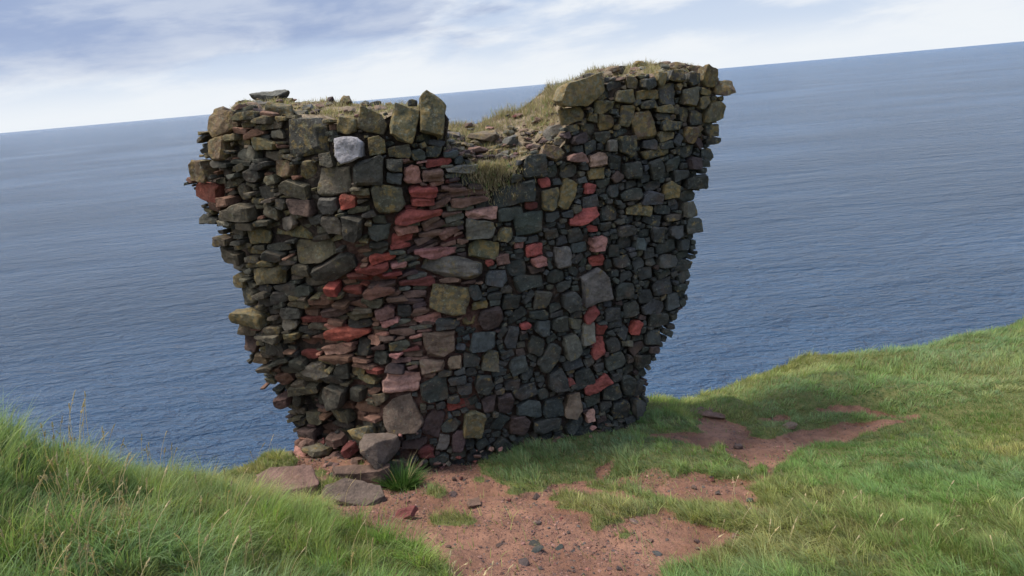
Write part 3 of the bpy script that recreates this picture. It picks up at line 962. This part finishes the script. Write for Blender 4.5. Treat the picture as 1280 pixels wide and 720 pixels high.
for _ in range(330):
    s_, t = R.uniform(0.02, 0.98), R.uniform(0.0, 0.95)
    if _ > 170: s_, t = R.uniform(0.46, 0.72), R.uniform(0.0, 0.6)
    p = core_pt(s_, t, 1.0, 0.03)
    sad = proj(np.array([p]))[0][0]
    w = R.uniform(0.03, 0.10) * (1.0 if 550 < sad < 710 else 1.3)
    bm = loose_bm(w, w * 0.9, w * R.uniform(0.3, 0.6), R)
    finish_rock(bm, w * 0.7, 1.0)
    col, lich = pal_col(R.choice('SSCCGBTPO'), R)
    fill.add(bm, Matrix.Translation(Vector(p) - WL + Vector((0, 0, 0.01))) @ Matrix.Rotation(R.uniform(0, 6), 4, 'Z') @ Matrix.Rotation(R.gauss(0, 0.2), 4, 'X'), col, lich)
    bm.free()
o = link(bpy.data.objects.new('rubble_masonry', fill.mesh('rubble_masonry')), WALL)
o['kind'] = 'stuff'

# ------------------------------------------------------------------ grass
def blades(P, h, w, az, bend, col, lean=None):
    """one mesh of curved blades; all arrays of length N"""
    N = len(P)
    dx, dy = np.cos(az), np.sin(az)
    wa = az + math.pi / 2 + rng.normal(0, 0.7, N)
    wx, wy = np.cos(wa), np.sin(wa)
    ss = [0.0, 0.38, 0.72, 1.0]
    v = np.zeros((N, 7, 3))
    k = 0
    for s, ww in zip(ss, [1.0, 0.85, 0.5, 0.0]):
        c = P.copy()
        off = h * bend * (0.35 * s + 0.75 * s * s)
        c[:, 0] += dx * off; c[:, 1] += dy * off
        c[:, 2] += h * s * np.sqrt(np.clip(1 - (bend * (0.25 + 0.55 * s)) ** 2, 0.06, 1))
        if s < 1:
            v[:, k] = c; v[:, k, 0] -= wx * w * ww / 2; v[:, k, 1] -= wy * w * ww / 2
            v[:, k + 1] = c; v[:, k + 1, 0] += wx * w * ww / 2; v[:, k + 1, 1] += wy * w * ww / 2
            k += 2
        else:
            v[:, k] = c
    pat = np.array([0, 1, 3, 2, 2, 3, 5, 4, 4, 5, 6])
    fl = (pat[None] + 7 * np.arange(N)[:, None]).ravel()
    sz = np.tile([4, 4, 3], N)
    return v.reshape(-1, 3), fl, sz, np.repeat(col, 7, axis=0)


GREEN = np.array([0.135, 0.225, 0.058]); YEL = np.array([0.285, 0.255, 0.095]); BLUE = np.array([0.135, 0.215, 0.120]); STRAW = np.array([0.26, 0.215, 0.12])


def grass_cols(x, y, yel, blue, straw):
    N = len(x)
    a = np.clip(yel + 0.1 + 0.85 * fbm(x * 1.1, y * 1.1, 71, 3) + rng.normal(0, 0.14, N), 0, 1)[:, None]
    b = np.clip(blue + 0.9 * fbm(x * 0.9 + 9, y * 0.9, 83, 3) + rng.normal(0, 0.14, N), 0, 1)[:, None]
    c = GREEN * (1 - a) + YEL * a
    c = c * (1 - b) + BLUE * b
    st = rng.random(N) < straw
    c[st] = STRAW * rng.uniform(0.7, 1.15, (st.sum(), 1))
    return c * rng.uniform(0.75, 1.25, (N, 1))


def scatter(n, x0, x1, y0, y1):
    x = rng.uniform(x0, x1, n); y = rng.uniform(y0, y1, n)
    return x, y


def keep_turf(x, y, edge=0.25, thr=0.5):
    z = bil(GZ, x, y)
    b = bil(GB, x, y)
    ld = land_dist(x, y)
    p = 1 - np.clip((b - 0.05) / 0.85, 0, 1) * 0.985
    ok = (rng.random(len(x)) < p) & (ld < edge)
    # not inside the wall's footprint
    f = Fd(x, np.full_like(x, 0.1))
    foot = (x > -2.05) & (x < 1.12) & (y > f - 0.05) & (y < f + TH)
    px, py, dp = proj(np.stack([x, y, z], -1))
    vis = (px > -260) & (px < 1540) & (py < 1000) & (dp > 0.4)
    ok &= ~foot & vis
    for (cx, cy, rx, ry) in ROCK_FOOT:
        ok &= ((x - cx) / rx) ** 2 + ((y - cy) / ry) ** 2 > 1
    return ok, z, px, py


# things lying on the ground first (their footprints keep the turf off)
ROCK_FOOT = []
LOOSE = []


def ground_rock(name, label, px, py, w, h, depth, ang, code, yaw=0.0, sink=0.15, pitch=0.0, group=None, cat='rock', foot=True, strata=0.0, shape=None, heap=None):
    """a rock centred at photo position (px, py): w x h in photo pixels, depth in metres"""
    P, t = ground_hit(px, py + h * 0.42)
    if heap is not None:      # leaning on the wall's foot
        P = on_face(px, py, -heap); t = float((P - CAM) @ FWD)
    s = t / F
    W, H = w * s, max(h * s, 0.008)
    bm = loose_bm(W, depth, H, R) if shape is None else shape(W, depth, H)
    finish_rock(bm, (W * H * depth) ** (1 / 3), 1.0, strata=strata)
    col, lich = pal_col(code, R)
    d = dict(bm=bm, M=Matrix.Identity(4), col=col, lich=lich)
    A = Acc(); A.add(bm, Matrix.Identity(4), col, lich); bm.free()
    o = bpy.data.objects.new(name, A.mesh(name))
    cz = float(bil(GZ, np.array([P[0]]), np.array([P[1] + depth * 0.3]))[0])
    c0 = (P[0], P[1] + depth * 0.35, cz + H * (0.5 - sink)) if heap is None else tuple(P)
    o.matrix_world = (Matrix.Translation(c0)
                      @ Matrix.Rotation(yaw, 4, 'Z') @ Matrix.Rotation(-(math.radians(ang) - ROLL), 4, 'Y') @ Matrix.Rotation(pitch, 4, 'X'))
    link(o); tag(o, label, cat, group)
    if foot: ROCK_FOOT.append((P[0], P[1] + depth * 0.35, W * 0.46, depth * 0.42))
    return o


def slab_shape(cut=0.12):
    def f(W, D, H):
        out = []
        n = R.choice([5, 6, 7])
        for k in range(n):
            a = 2 * math.pi * (k + R.uniform(-0.3, 0.3)) / n
            m = (abs(math.cos(a)) ** 6 + abs(math.sin(a)) ** 6) ** (1 / 6)
            x, y = math.cos(a) / m * W / 2, math.sin(a) / m * D / 2
            q = R.uniform(0.86, 1.0)
            out.append((x * q, y * q, -H / 2)); q2 = q * R.uniform(0.84, 0.98)
            out.append((x * q2, y * q2, H / 2 * R.uniform(0.75, 1.0)))
        return hull_bm(out)
    return f


ground_rock('boulder', 'broad low reddish boulder at the cliff edge left of the ruin', 342, 608, 112, 22, 0.40, 3, 'C', 0.1, 0.2, 0.10)
ground_rock('rock_slab', 'flat greyish brown slab lying in the grass in front of the ruin', 440, 626, 96, 15, 0.30, -12, 'N', -0.1, 0.0, 0.16, shape=slab_shape())
ground_rock('rock_block', 'squared red brown block between the flat brown slab and the foot of the ruin', 452, 594, 78, 22, 0.18, 2, 'C', 0.05, 0.2, shape=slab_shape())
ground_rock('boulder', 'large brown angular boulder resting against the ruin, beside the green weed', 476, 564, 58, 38, 0.36, -6, 'M', 0.3, 0.1, heap=0.2)
ground_rock('boulder', 'olive pointed boulder on top of the brown boulder pile at the foot of the ruin', 457, 541, 42, 28, 0.30, -20, 'O', -0.3, -0.25, heap=0.12)
ground_rock('rock_slab', 'small tilted slab of layered red sandstone alone on the bare earth', 506, 645, 34, 9, 0.11, 20, 'H', 0.35, -0.1, 0.25, strata=1.2, shape=slab_shape())
RUB = [(378, 580, 30, 11, .22, 8, 'D', 'thin dark slab jutting out over the reddish boulder'), (408, 586, 15, 30, .14, -30, 'T', 'tan slab standing on edge in the rubble below the ruin'),
       (400, 560, 46, 14, .26, 3, 'O', 'flat olive slab high on the rubble heap under the overhang'), (376, 566, 20, 16, .16, 15, 'K', 'pinkish chunk at the seaward side of the rubble heap'),
       (425, 572, 26, 14, .18, 10, 'C', 'brown chunk in the middle of the rubble heap'), (390, 596, 26, 12, .2, -5, 'P', 'dull purple slab just behind the reddish boulder'),
       (438, 560, 24, 12, .16, 24, 'H', 'dark red fragment leaning on the olive boulder'), (358, 574, 22, 9, .2, 0, 'S', 'grey flat slab at the very edge of the cliff'),
       (420, 548, 30, 10, .2, 12, 'C', 'dull brown slab wedged under the overhang of the ruin'), (386, 553, 22, 14, .18, 5, 'C', 'brown wedge under the left foot of the ruin'),
       (446, 578, 18, 12, .14, -10, 'C', 'brown fist of stone above the squared block'), (395, 575, 18, 10, .14, -18, 'D', 'dark wedge of stone behind the tan upright slab')]
for (px, py, w, h, d, a, c, lb) in RUB:
    ground_rock('rubble_stone', lb, px, py, w, h, d, a, c, R.uniform(-.4, .4), 0.1, R.gauss(0, .12), 'rubble heap below the ruin', 'stone', foot=False, shape=slab_shape() if h < 13 else None, heap=0.10 if py < 575 else 0.16)
for (px, py, w, h, c, lb) in [(565, 619, 13, 6, 'P', 'purple grey stone on bare earth near the red layered slab'), (592, 633, 18, 8, 'C', 'brown stone half sunk in the bare earth'),
                              (625, 682, 9, 5, 'P', 'small grey stone alone low on the bare earth'), (672, 689, 13, 5, 'E', 'dark flat stone, the larger of a pair in the middle of the earth'),
                              (669, 681, 12, 5, 'D', 'dark flat stone, the smaller of a pair in the middle of the earth'), (700, 686, 9, 4, 'E', 'small dark stone to the right of the dark pair'),
                              (655, 707, 14, 4, 'P', 'flat grey stone nearest the camera on the bare earth'), (671, 621, 9, 8, 'P', 'upright purple chip in front of the short grass strip'),
                              (794, 653, 11, 6, 'F', 'pink stone beside a green tuft at the right side of the earth'), (924, 559, 11, 7, 'P', 'dark stone in the middle of the path fork'),
                              (938, 627, 9, 4, 'D', 'dark chip on the worn turf right of the mound'), (823, 694, 10, 3, 'D', 'thin dark flake at the right end of the bare earth'),
                              (990, 535, 20, 5, 'T', 'pale flat stone at the grassy side of the path'), (888, 523, 44, 4, 'C', 'long low red rock bedded in the dark grass right of the ruin'),
                              (606, 573, 9, 6, 'D', 'dark stone at the foot of the ruin by the grass')]:
    ground_rock('loose_stone', lb, px, py, w, h, w * 0.007, R.uniform(-5, 12), c, R.uniform(0, 3) if w < 20 else 0, 0.25, 0, None, 'stone', foot=False)
# small stones nobody could tell apart
E1 = EARTH[0]
cnt = 0
while cnt < 60:
    px = R.uniform(490, 930); py = R.uniform(565, 715)
    P, t = ground_hit(px, py)
    if float(bil(GB, np.array([P[0]]), np.array([P[1]]))[0]) < 0.7: continue
    cnt += 1
    w = R.choice([3, 3, 4, 4, 5, 6, 8])
    ground_rock('small_stone', 'small rough stone scattered on the bare red earth', px, py, w, w * R.uniform(.4, .75), w * 0.0048, R.uniform(-15, 20), R.choice('FCCCPPTHK'),
                R.uniform(0, 3), 0.2, 0, 'small stones on the bare earth', 'stone', foot=False)

# crumbled debris under the overhang and along the foot of the wall
deb = Acc()
n_ = 0
while n_ < 150:
    if R.random() < 0.72: px, py = R.gauss(412, 34), R.uniform(540, 606)
    else:
        px = R.uniform(480, 790); py = 590 - (px - 480) * 0.20 + R.uniform(-4, 10)
    if py < 606 - 1.0 * max(0, px - 345) and px < 380: continue
    P, t = ground_hit(px, py)
    if t < 3.5: continue
    fy = float(Fd(P[0], 0.15))
    if P[1] > fy + 0.05:
        P = on_face(px, py, -0.06)
        if P[2] > 0.45: continue
    if land_dist(np.array([P[0]]), np.array([P[1]]))[0] > -0.02: continue
    n_ += 1
    w_ = min(0.06, 0.022 * math.exp(R.gauss(0.4, 0.45)))
    bm = loose_bm(w_ * 1.3, w_, w_ * R.uniform(0.35, 0.8), R)
    finish_rock(bm, w_, 1.0)
    c_, l_ = pal_col(R.choice('CCCFSSDPKHT'), R)
    deb.add(bm, Matrix.Translation(P) @ Matrix.Rotation(R.uniform(0, 6), 4, 'Z') @ Matrix.Rotation(R.gauss(0, 0.4), 4, 'X'), c_, l_); bm.free()
tag(link(bpy.data.objects.new('debris', deb.mesh('debris'))), 'crumbled stone debris along the foot of the ruin', None, None, 'stuff')

# gravel: uncountable chips
def gravel(n):
    x = rng.uniform(-2.2, 3.6, n * 3); y = rng.uniform(2.0, 7.2, n * 3)
    b = bil(GB, x, y); z = bil(GZ, x, y)
    ok = (b > 0.55) & (rng.random(len(x)) < sstep(-0.5, 0.5, fbm(x * 2.2, y * 2.2, 131, 4)))
    x, y, z = x[ok][:n], y[ok][:n], z[ok][:n]; N = len(x)
    base = np.array([(1, 0, 0), (0.2, 0.9, 0.1), (-0.9, 0.3, 0), (-0.3, -0.9, 0.1), (0.1, 0, 0.75), (0, 0.1, -0.6), (0.6, -0.5, 0.4)])
    tri = np.array([(0, 1, 4), (1, 2, 4), (2, 3, 4), (3, 6, 4), (6, 0, 4), (1, 0, 5), (2, 1, 5), (3, 2, 5), (6, 3, 5), (0, 6, 5)])
    s = 0.0028 * np.exp(rng.normal(0.45, 0.6, N)); s = np.clip(s, 0.002, 0.016)
    an = rng.uniform(0, 6.28, N)
    v = base[None] * rng.uniform(0.65, 1.3, (N, 7, 3))
    ca, sa = np.cos(an)[:, None], np.sin(an)[:, None]
    vx = v[..., 0] * ca - v[..., 1] * sa * 0.8; vy = v[..., 0] * sa + v[..., 1] * ca * 0.8
    v = np.stack([vx * s[:, None] + x[:, None], vy * s[:, None] + y[:, None], v[..., 2] * s[:, None] * 0.8 + z[:, None] + 0.2 * s[:, None]], -1)
    pal = np.array([(0.22, 0.11, 0.08), (0.15, 0.08, 0.06), (0.12, 0.075, 0.065), (0.27, 0.15, 0.12), (0.09, 0.075, 0.07), (0.22, 0.10, 0.08), (0.19, 0.10, 0.08)])
    c = pal[rng.integers(0, len(pal), N)] * rng.uniform(0.7, 1.2, (N, 1))
    me = np_mesh('gravel', v.reshape(-1, 3), (tri[None] + 7 * np.arange(N)[:, None, None]).ravel(), np.full(N * 10, 3), M_STONE,
                 np.repeat(c, 7, 0), {'lich': np.full(N * 7, -1.0)})
    tag(link(bpy.data.objects.new('gravel', me)), 'fine reddish gravel on the worn earth', None, None, 'stuff')


gravel(38000)


def make_grass(name, label, n, rect, hfun, w, bend, yel, blue, straw, sel=None, wind=2.6, clump=0.15, thatch=0.12):
    x, y = scatter(n, *rect)
    ok, z, px, py = keep_turf(x, y)
    if sel is not None: ok &= sel(px, py, x, y)
    x, y, z, px, py = x[ok], y[ok], z[ok], px[ok], py[ok]
    N = len(x)
    h = hfun(px, py, x, y) * np.clip(rng.normal(1, 0.28, N), 0.4, 1.8)
    h = h * (1 + 0.45 * fbm(x * 2.4, y * 2.4, 91, 3))
    # tussocks: every blade belongs to the nearest of a set of scattered clump centres
    bx = np.full(N, 9.0); cxn = np.zeros(N); cyn = np.zeros(N); cid = np.zeros(N)
    qx, qy = x / clump, y / clump
    ix, iy = np.floor(qx), np.floor(qy)
    for ox in (-1, 0, 1):
        for oy in (-1, 0, 1):
            jx = ix + ox; jy = iy + oy
            ux = jx + 0.5 + 0.45 * vnoise(jx + 0.0, jy + 0.0, 201); uy = jy + 0.5 + 0.45 * vnoise(jx + 0.0, jy + 0.0, 203)
            dd = np.hypot(qx - ux, qy - uy); m = dd < bx
            bx = np.where(m, dd, bx); cxn = np.where(m, ux, cxn); cyn = np.where(m, uy, cyn); cid = np.where(m, vnoise(jx + 0.0, jy + 0.0, 207), cid)
    h = h * np.clip(1.3 - 0.85 * bx + 0.45 * cid, 0.3, 1.9)
    outw = np.arctan2(qy - cyn, qx - cxn)
    az = wind + 1.5 * fbm(x * 1.3, y * 1.3, 97, 3) + rng.normal(0, 0.8, N)
    az = np.arctan2(np.sin(az) + 0.9 * np.sin(outw), np.cos(az) + 0.9 * np.cos(outw))
    bd = np.clip(bend + 0.28 * fbm(x * 2, y * 2, 99, 2) + rng.normal(0, 0.18, N), 0.05, 1.1)
    ww = w * rng.uniform(0.7, 1.3, N) * np.where(rng.random(N) < 0.07, 1.9, 1.0)
    cc = grass_cols(x + 0.6 * cid, y, yel, blue, straw) * (1 + 0.28 * cid)[:, None]
    # dead thatch lying low between the green blades
    th = rng.random(N) < thatch
    h = np.where(th, h * 0.55, h); bd = np.where(th, 1.0, bd)
    cc[th] = np.array([0.21, 0.165, 0.10]) * rng.uniform(0.55, 1.2, (th.sum(), 1))
    V_, f_, s_, c_ = blades(np.stack([x, y, z - 0.008], -1), h, ww, az, bd, cc)
    me = np_mesh(name, V_, f_, s_, M_GRASS, c_, smooth=True)
    tag(link(bpy.data.objects.new(name, me)), label, None, None, 'stuff')
    print(name, N)


# left foreground: long soft grass, windswept
make_grass('long_grass', 'long windswept green grass on the left foreground bank', 230000, (-4.5, 0.2, 1.2, 5.0),
           lambda px, py, x, y: np.where(py < 640, 0.105, 0.115) * np.clip(1.15 - (x + 2.2) * 0.28, 0.5, 1.25), 0.0034, 0.66, 0.10, 0.34, 0.03,
           lambda px, py, x, y: (px < 560 + (py - 700) * 0.3) & (y < 4.6), wind=-0.5)
# right foreground
make_grass('meadow_grass', 'thick green grass on the right foreground slope', 230000, (0.6, 4.6, 1.2, 5.2),
           lambda px, py, x, y: np.where(py > 640, 0.068, 0.05), 0.0034, 0.72, 0.24, 0.25, 0.03,
           lambda px, py, x, y: px > 640, wind=2.8)
# short turf in the middle distance and on the hill
make_grass('short_turf', 'short worn clifftop turf around the path', 420000, (-2.8, 7.2, 3.0, 7.0),
           lambda px, py, x, y: np.where(px < 800, 0.055, 0.042), 0.0044, 0.55, 0.42, 0.15, 0.06, lambda px, py, x, y: (y >= 4.6) | ((px >= 540 + (py - 700) * 0.3) & ((x > 0.6) | (px < 860))), wind=2.9, clump=0.11, thatch=0.18)
make_grass('hill_grass', 'green grass on the far hump at the cliff edge', 230000, (-2.9, 9.5, 6.4, 10.0),
           lambda px, py, x, y: np.where(py < 470, 0.066, 0.05), 0.0056, 0.6, 0.42, 0.15, 0.05, lambda px, py, x, y: y >= 6.7, wind=0.2)

# turf and dry grass on the broken top (a part of the wall)
def wall_turf(n):
    P, H, YY = [], [], []
    while len(P) < n:
        s_ = R.random(); t = R.random()
        p = core_pt(s_, t, 1.0, 0.03)
        q = proj(np.array([p])); px = q[0][0]
        if 548 < px < 712: pr, h = 0.9, 0.038 + 0.025 * t
        elif px < 548: pr, h = (0.7 if t > 0.22 else 0.10), 0.05
        else: pr, h = (0.7 if t > 0.25 else 0.10), 0.045
        pn = 0.55 * mnoise.fractal(Vector((p[0] * 3.2, p[1] * 3.2, 7.3)), 0.9, 2, 4); pr *= min(1.0, max(0.02, 0.5 + 2.0 * pn)); h *= 0.8 + 1.3 * max(0, pn)
        if R.random() > pr: continue
        nz = 0.05 * mnoise.fractal(Vector((p[0] * 3, p[1] * 3, 0)), 0.8, 2, 4)
        P.append((p[0] - WL.x, p[1] - WL.y, p[2] - WL.z + nz - 0.02)); H.append(h)
    # turf spilling down the front of the dip
    for _ in range(2600):
        px = R.gauss(612, 17); py = 206 + abs(R.gauss(0, 17)) + abs(px - 612) * 0.1
        p = on_face(px, py, R.uniform(-0.05, 0.03))
        P.append((p[0] - WL.x, p[1] - WL.y, p[2] - WL.z)); H.append(R.uniform(0.03, 0.06))
    n = len(P)
    P = np.array(P); H = np.array(H) * np.clip(rng.normal(1, 0.35, n), 0.35, 2)
    c = grass_cols(P[:, 0], P[:, 1], 0.5, 0.2, 0.30)
    dry = rng.random(n) < 0.8
    c[dry] = np.array([0.30, 0.245, 0.155]) * rng.uniform(0.6, 1.3, (dry.sum(), 1))
    V_, f_, s_, c_ = blades(P, H, 0.0046 * rng.uniform(0.7, 1.3, n), rng.uniform(0, 6.28, n), np.clip(rng.normal(0.5, 0.25, n), 0.05, 1), c)
    me = np_mesh('top_turf', V_, f_, s_, M_GRASS, c_, smooth=True)
    o = link(bpy.data.objects.new('top_turf', me), WALL); o['kind'] = 'stuff'


wall_turf(24000)

# dry flowering stalks of the long grass
def stalks(items):
    vs, fs, ss, cs = [], [], [], []
    k = 0
    for (x, y, h, az, bd) in items:
        z = float(bil(GZ, np.array([x]), np.array([y]))[0]) - 0.01
        nseg = 7; tip = None
        c = np.array([0.60, 0.50, 0.32]) * R.uniform(0.75, 1.2)
        path = []
        for i in range(nseg + 1):
            s = i / nseg; off = h * bd * s * s
            path.append(np.array([x + math.cos(az) * off, y + math.sin(az) * off, z + h * s * (1 - 0.3 * bd * s)]))
        def tube(pts, rad):
            nonlocal k
            m = len(pts)
            for i, p in enumerate(pts):
                for j in range(4):
                    a = j * math.pi / 2
                    vs.append(p + np.array([math.cos(a) * rad[i], math.sin(a) * rad[i], 0])); cs.append(c)
            for i in range(m - 1):
                for j in range(4):
                    fs.extend([k + i * 4 + j, k + i * 4 + (j + 1) % 4, k + (i + 1) * 4 + (j + 1) % 4, k + (i + 1) * 4 + j]); ss.append(4)
            k += m * 4
        tube(path, [0.0011] * (nseg + 1))
        # seed head: spikelets round the upper fifth
        top = path[-1]; dirv = path[-1] - path[-2]; dirv = dirv / np.linalg.norm(dirv)
        L = h * R.uniform(0.10, 0.2)
        for q in range(15):
            t = R.random()
            b0 = top - dirv * L * (1 - t)
            a = R.uniform(0, 6.28)
            e = b0 + dirv * R.uniform(0.010, 0.020) + np.array([math.cos(a), math.sin(a), 0]) * R.uniform(0.002, 0.008) * (1.3 - t)
            tube([b0, (b0 + e) / 2, e], [0.0005, 0.0022, 0.0003])
    me = np_mesh('seed_stalks', np.array(vs), fs, ss, M_GRASS, np.array(cs), smooth=True)
    tag(link(bpy.data.objects.new('seed_stalks', me)), 'dry straw coloured seed stalks rising from the long grass', None, None, 'stuff')


items = []
for _ in range(190):
    px = R.choice([R.uniform(-40, 330), R.uniform(60, 480), R.uniform(60, 200)]); py = R.uniform(575, 760)
    P, t = ground_hit(px, py)
    if t > 6 or t < 1.6 or P[0] > 0.3 or land_dist(np.array([P[0]]), np.array([P[1]]))[0] > 0.15: continue
    items.append((P[0], P[1], R.uniform(0.16, 0.34), R.gauss(-0.4, 0.7), R.uniform(0.05, 0.5)))
for _ in range(26):   # along the skyline of the bank
    px = R.uniform(60, 240); P, t = ground_hit(px, 568 + (px - 99) * 0.25 + R.uniform(0, 14))
    if t < 6: items.append((P[0], P[1], R.uniform(0.2, 0.36), R.gauss(-0.3, 0.6), R.uniform(0.05, 0.4)))
for px in (92, 100, 106, 112, 120):
    P, t = ground_hit(px, 590); items.append((P[0], P[1], R.uniform(0.40, 0.5), R.gauss(0, 0.4), R.uniform(0.1, 0.25)))
for _ in range(26):
    P, t = ground_hit(R.uniform(560, 660), R.uniform(716, 750)); items.append((P[0], P[1], R.uniform(0.06, 0.14), R.gauss(0.3, 0.8), R.uniform(0.1, 0.7)))
for _ in range(30):
    P, t = ground_hit(R.uniform(880, 1270), R.uniform(620, 700))
    if t < 6: items.append((P[0], P[1], R.uniform(0.10, 0.2), R.gauss(0.3, 0.8), R.uniform(0.1, 0.6)))
stalks(items)

# the leafy weed by the foot of the ruin
def weed(px, py, h, label):
    P, t = ground_hit(px, py)
    root = tag(empty('weed_clump', (P[0], P[1], P[2])), label, 'plant')
    N = 620
    a = rng.uniform(0, 6.28, N); r_ = np.sqrt(rng.random(N)) * 0.085
    Pn = np.stack([np.cos(a) * r_ * 1.15, np.sin(a) * r_, np.full(N, -0.03)], -1)
    hh = h * rng.uniform(0.45, 1.1, N)
    V_, f_, s_, c_ = blades(Pn, hh, 0.010 * rng.uniform(0.6, 1.3, N), a + rng.normal(0, 0.5, N), np.clip(r_ / 0.085 * 0.7 + rng.normal(0.15, 0.15, N), 0.05, 1), np.ones((N, 3)))
    link(bpy.data.objects.new('leaves', np_mesh('leaves', V_, f_, s_, M_WEED, c_, smooth=True)), root)
    N = 14
    a = rng.uniform(0, 6.28, N)
    V_, f_, s_, c_ = blades(np.stack([np.cos(a) * .05, np.sin(a) * .05, np.zeros(N)], -1), h * rng.uniform(1.1, 1.5, N), np.full(N, 0.006), a, rng.uniform(0.2, 0.8, N),
                            np.tile(STRAW * 1.2, (N, 1)))
    link(bpy.data.objects.new('dry_stem', np_mesh('dry_stem', V_, f_, s_, M_GRASS, c_, smooth=True)), root)
    return root


weed(503, 611, 0.24, 'lush green weed clump with dry stems between the brown boulder and the red earth')

# ------------------------------------------------------------------ light
SUN_AZ = math.radians(-80)      # from straight ahead, negative = to the left
SUN_EL = math.radians(64)
sd = Vector((math.sin(SUN_AZ) * math.cos(SUN_EL), math.cos(SUN_AZ) * math.cos(SUN_EL), math.sin(SUN_EL)))
L = bpy.data.lights.new('sun', 'SUN'); L.energy = 3.9; L.angle = math.radians(15); L.color = (1.0, 0.93, 0.82)
lo = bpy.data.objects.new('sun', L); lo.rotation_euler = sd.to_track_quat('Z', 'Y').to_euler(); link(lo)

w = bpy.data.worlds.new('World'); scene.world = w; w.use_nodes = True
nt = w.node_tree; nt.nodes.clear(); g = G(nt)
sky = g.n('ShaderNodeTexSky', sky_type='NISHITA'); sky.sun_disc = False
sky.sun_elevation = SUN_EL; sky.sun_rotation = SUN_AZ % (2 * math.pi)
sky.altitude = 30; sky.air_density = 1.0; sky.dust_density = 1.0; sky.ozone_density = 1.2
tc = g.n('ShaderNodeTexCoord').outputs['Generated']
sp = g.n('ShaderNodeSeparateXYZ'); g.put(sp.inputs[0], tc)
x_, y_, z_ = sp.outputs
# stretched cloud banks low over the sea, broken cloud higher up
sh = g.n('ShaderNodeCombineXYZ'); g.put(sh.inputs[0], x_); g.put(sh.inputs[1], y_)
g.put(sh.inputs[2], g.math('SUBTRACT', z_, g.math('MULTIPLY', x_, 0.05)))
n_lo = g.noise(g.mapping(sh.outputs[0], (2.2, 2.2, 10), loc=(0.35, 0.2, 0.55)), 1.6, 8, 0.55, 0.15)
n_fi = g.noise(g.mapping(sh.outputs[0], (5, 5, 20), loc=(1.7, 0.4, 0.2)), 1.3, 8, 0.58, 0.2)
dz = g.math('ADD', g.math('MAXIMUM', z_, 0.0), 0.12)
pl = g.n('ShaderNodeCombineXYZ'); g.put(pl.inputs[0], g.math('DIVIDE', x_, dz)); g.put(pl.inputs[1], g.math('DIVIDE', y_, dz))
n_hi = g.math('ADD', g.noise(pl.outputs[0], 0.9, 7, 0.6, 0.2), g.math('MULTIPLY', g.math('SUBTRACT', g.ramp(x_, 0.3, -0.4), 0.5), 0.22))
K10 = 10.0
white = (0.84 * K10, 0.88 * K10, 0.93 * K10)
grey = (0.34 * K10, 0.43 * K10, 0.64 * K10)
# clear gaps low down: pale blue air
air = g.mix(g.ramp(z_, 0.0, 0.25), (0.66 * K10, 0.75 * K10, 0.88 * K10), (0.30 * K10, 0.43 * K10, 0.70 * K10))
leftness = g.ramp(x_, 0.25, -0.35)
bank = g.math('MULTIPLY', g.ramp(g.math('ADD', n_lo, g.math('MULTIPLY', g.math('SUBTRACT', leftness, 0.5), 0.46)), 0.44, 0.56),
              g.ramp(g.math('ADD', z_, g.math('MULTIPLY', g.math('SUBTRACT', n_lo, 0.5), 0.12)), 0.05, 0.095))
streak = g.ramp(g.math('ADD', g.math('MULTIPLY', n_fi, 0.6), g.math('MULTIPLY', n_lo, 0.4)), 0.42, 0.62)
lowc = g.mix(g.ramp(z_, 0.01, 0.06, 0.15, 1.0), (0.86 * K10, 0.90 * K10, 0.94 * K10), g.mix(streak, air, white))
lowc = g.mix(bank, lowc, g.mix(g.math('MULTIPLY', streak, 0.42), grey, white))
hwhite = (1.25 * K10, 1.3 * K10, 1.36 * K10)
hic = g.mix(g.ramp(n_hi, 0.36, 0.60), g.mix(0.5, sky.outputs[0], (0.24 * K10, 0.46 * K10, 0.98 * K10)), g.mix(g.ramp(n_hi, 0.60, 0.85), hwhite, grey))
allc = g.mix(g.ramp(z_, 0.16, 0.34), g.mix(1.0, lowc, (0.72, 0.72, 0.72), 'MULTIPLY'), hic)
bg = g.n('ShaderNodeBackground'); g.put(bg.inputs[0], allc); bg.inputs[1].default_value = 0.1
wo = g.n('ShaderNodeOutputWorld'); nt.links.new(bg.outputs[0], wo.inputs[0])

# ------------------------------------------------------------------ camera
cam = bpy.data.cameras.new('camera'); co = bpy.data.objects.new('camera', cam); link(co)
cam.sensor_fit = 'HORIZONTAL'; cam.sensor_width = 36; cam.lens = 36 * F / 1280
cam.clip_start = 0.05; cam.clip_end = 200000
Rm = Matrix((Vector(RGT), Vector(UP), Vector(-FWD))).transposed().to_4x4(); Rm.translation = Vector(CAM)
co.matrix_world = Rm
scene.camera = co
scene.view_settings.view_transform = 'Standard'; scene.view_settings.look = 'None'
scene.view_settings.exposure = 0.5; scene.view_settings.gamma = 1
scene.cycles.use_denoising = True
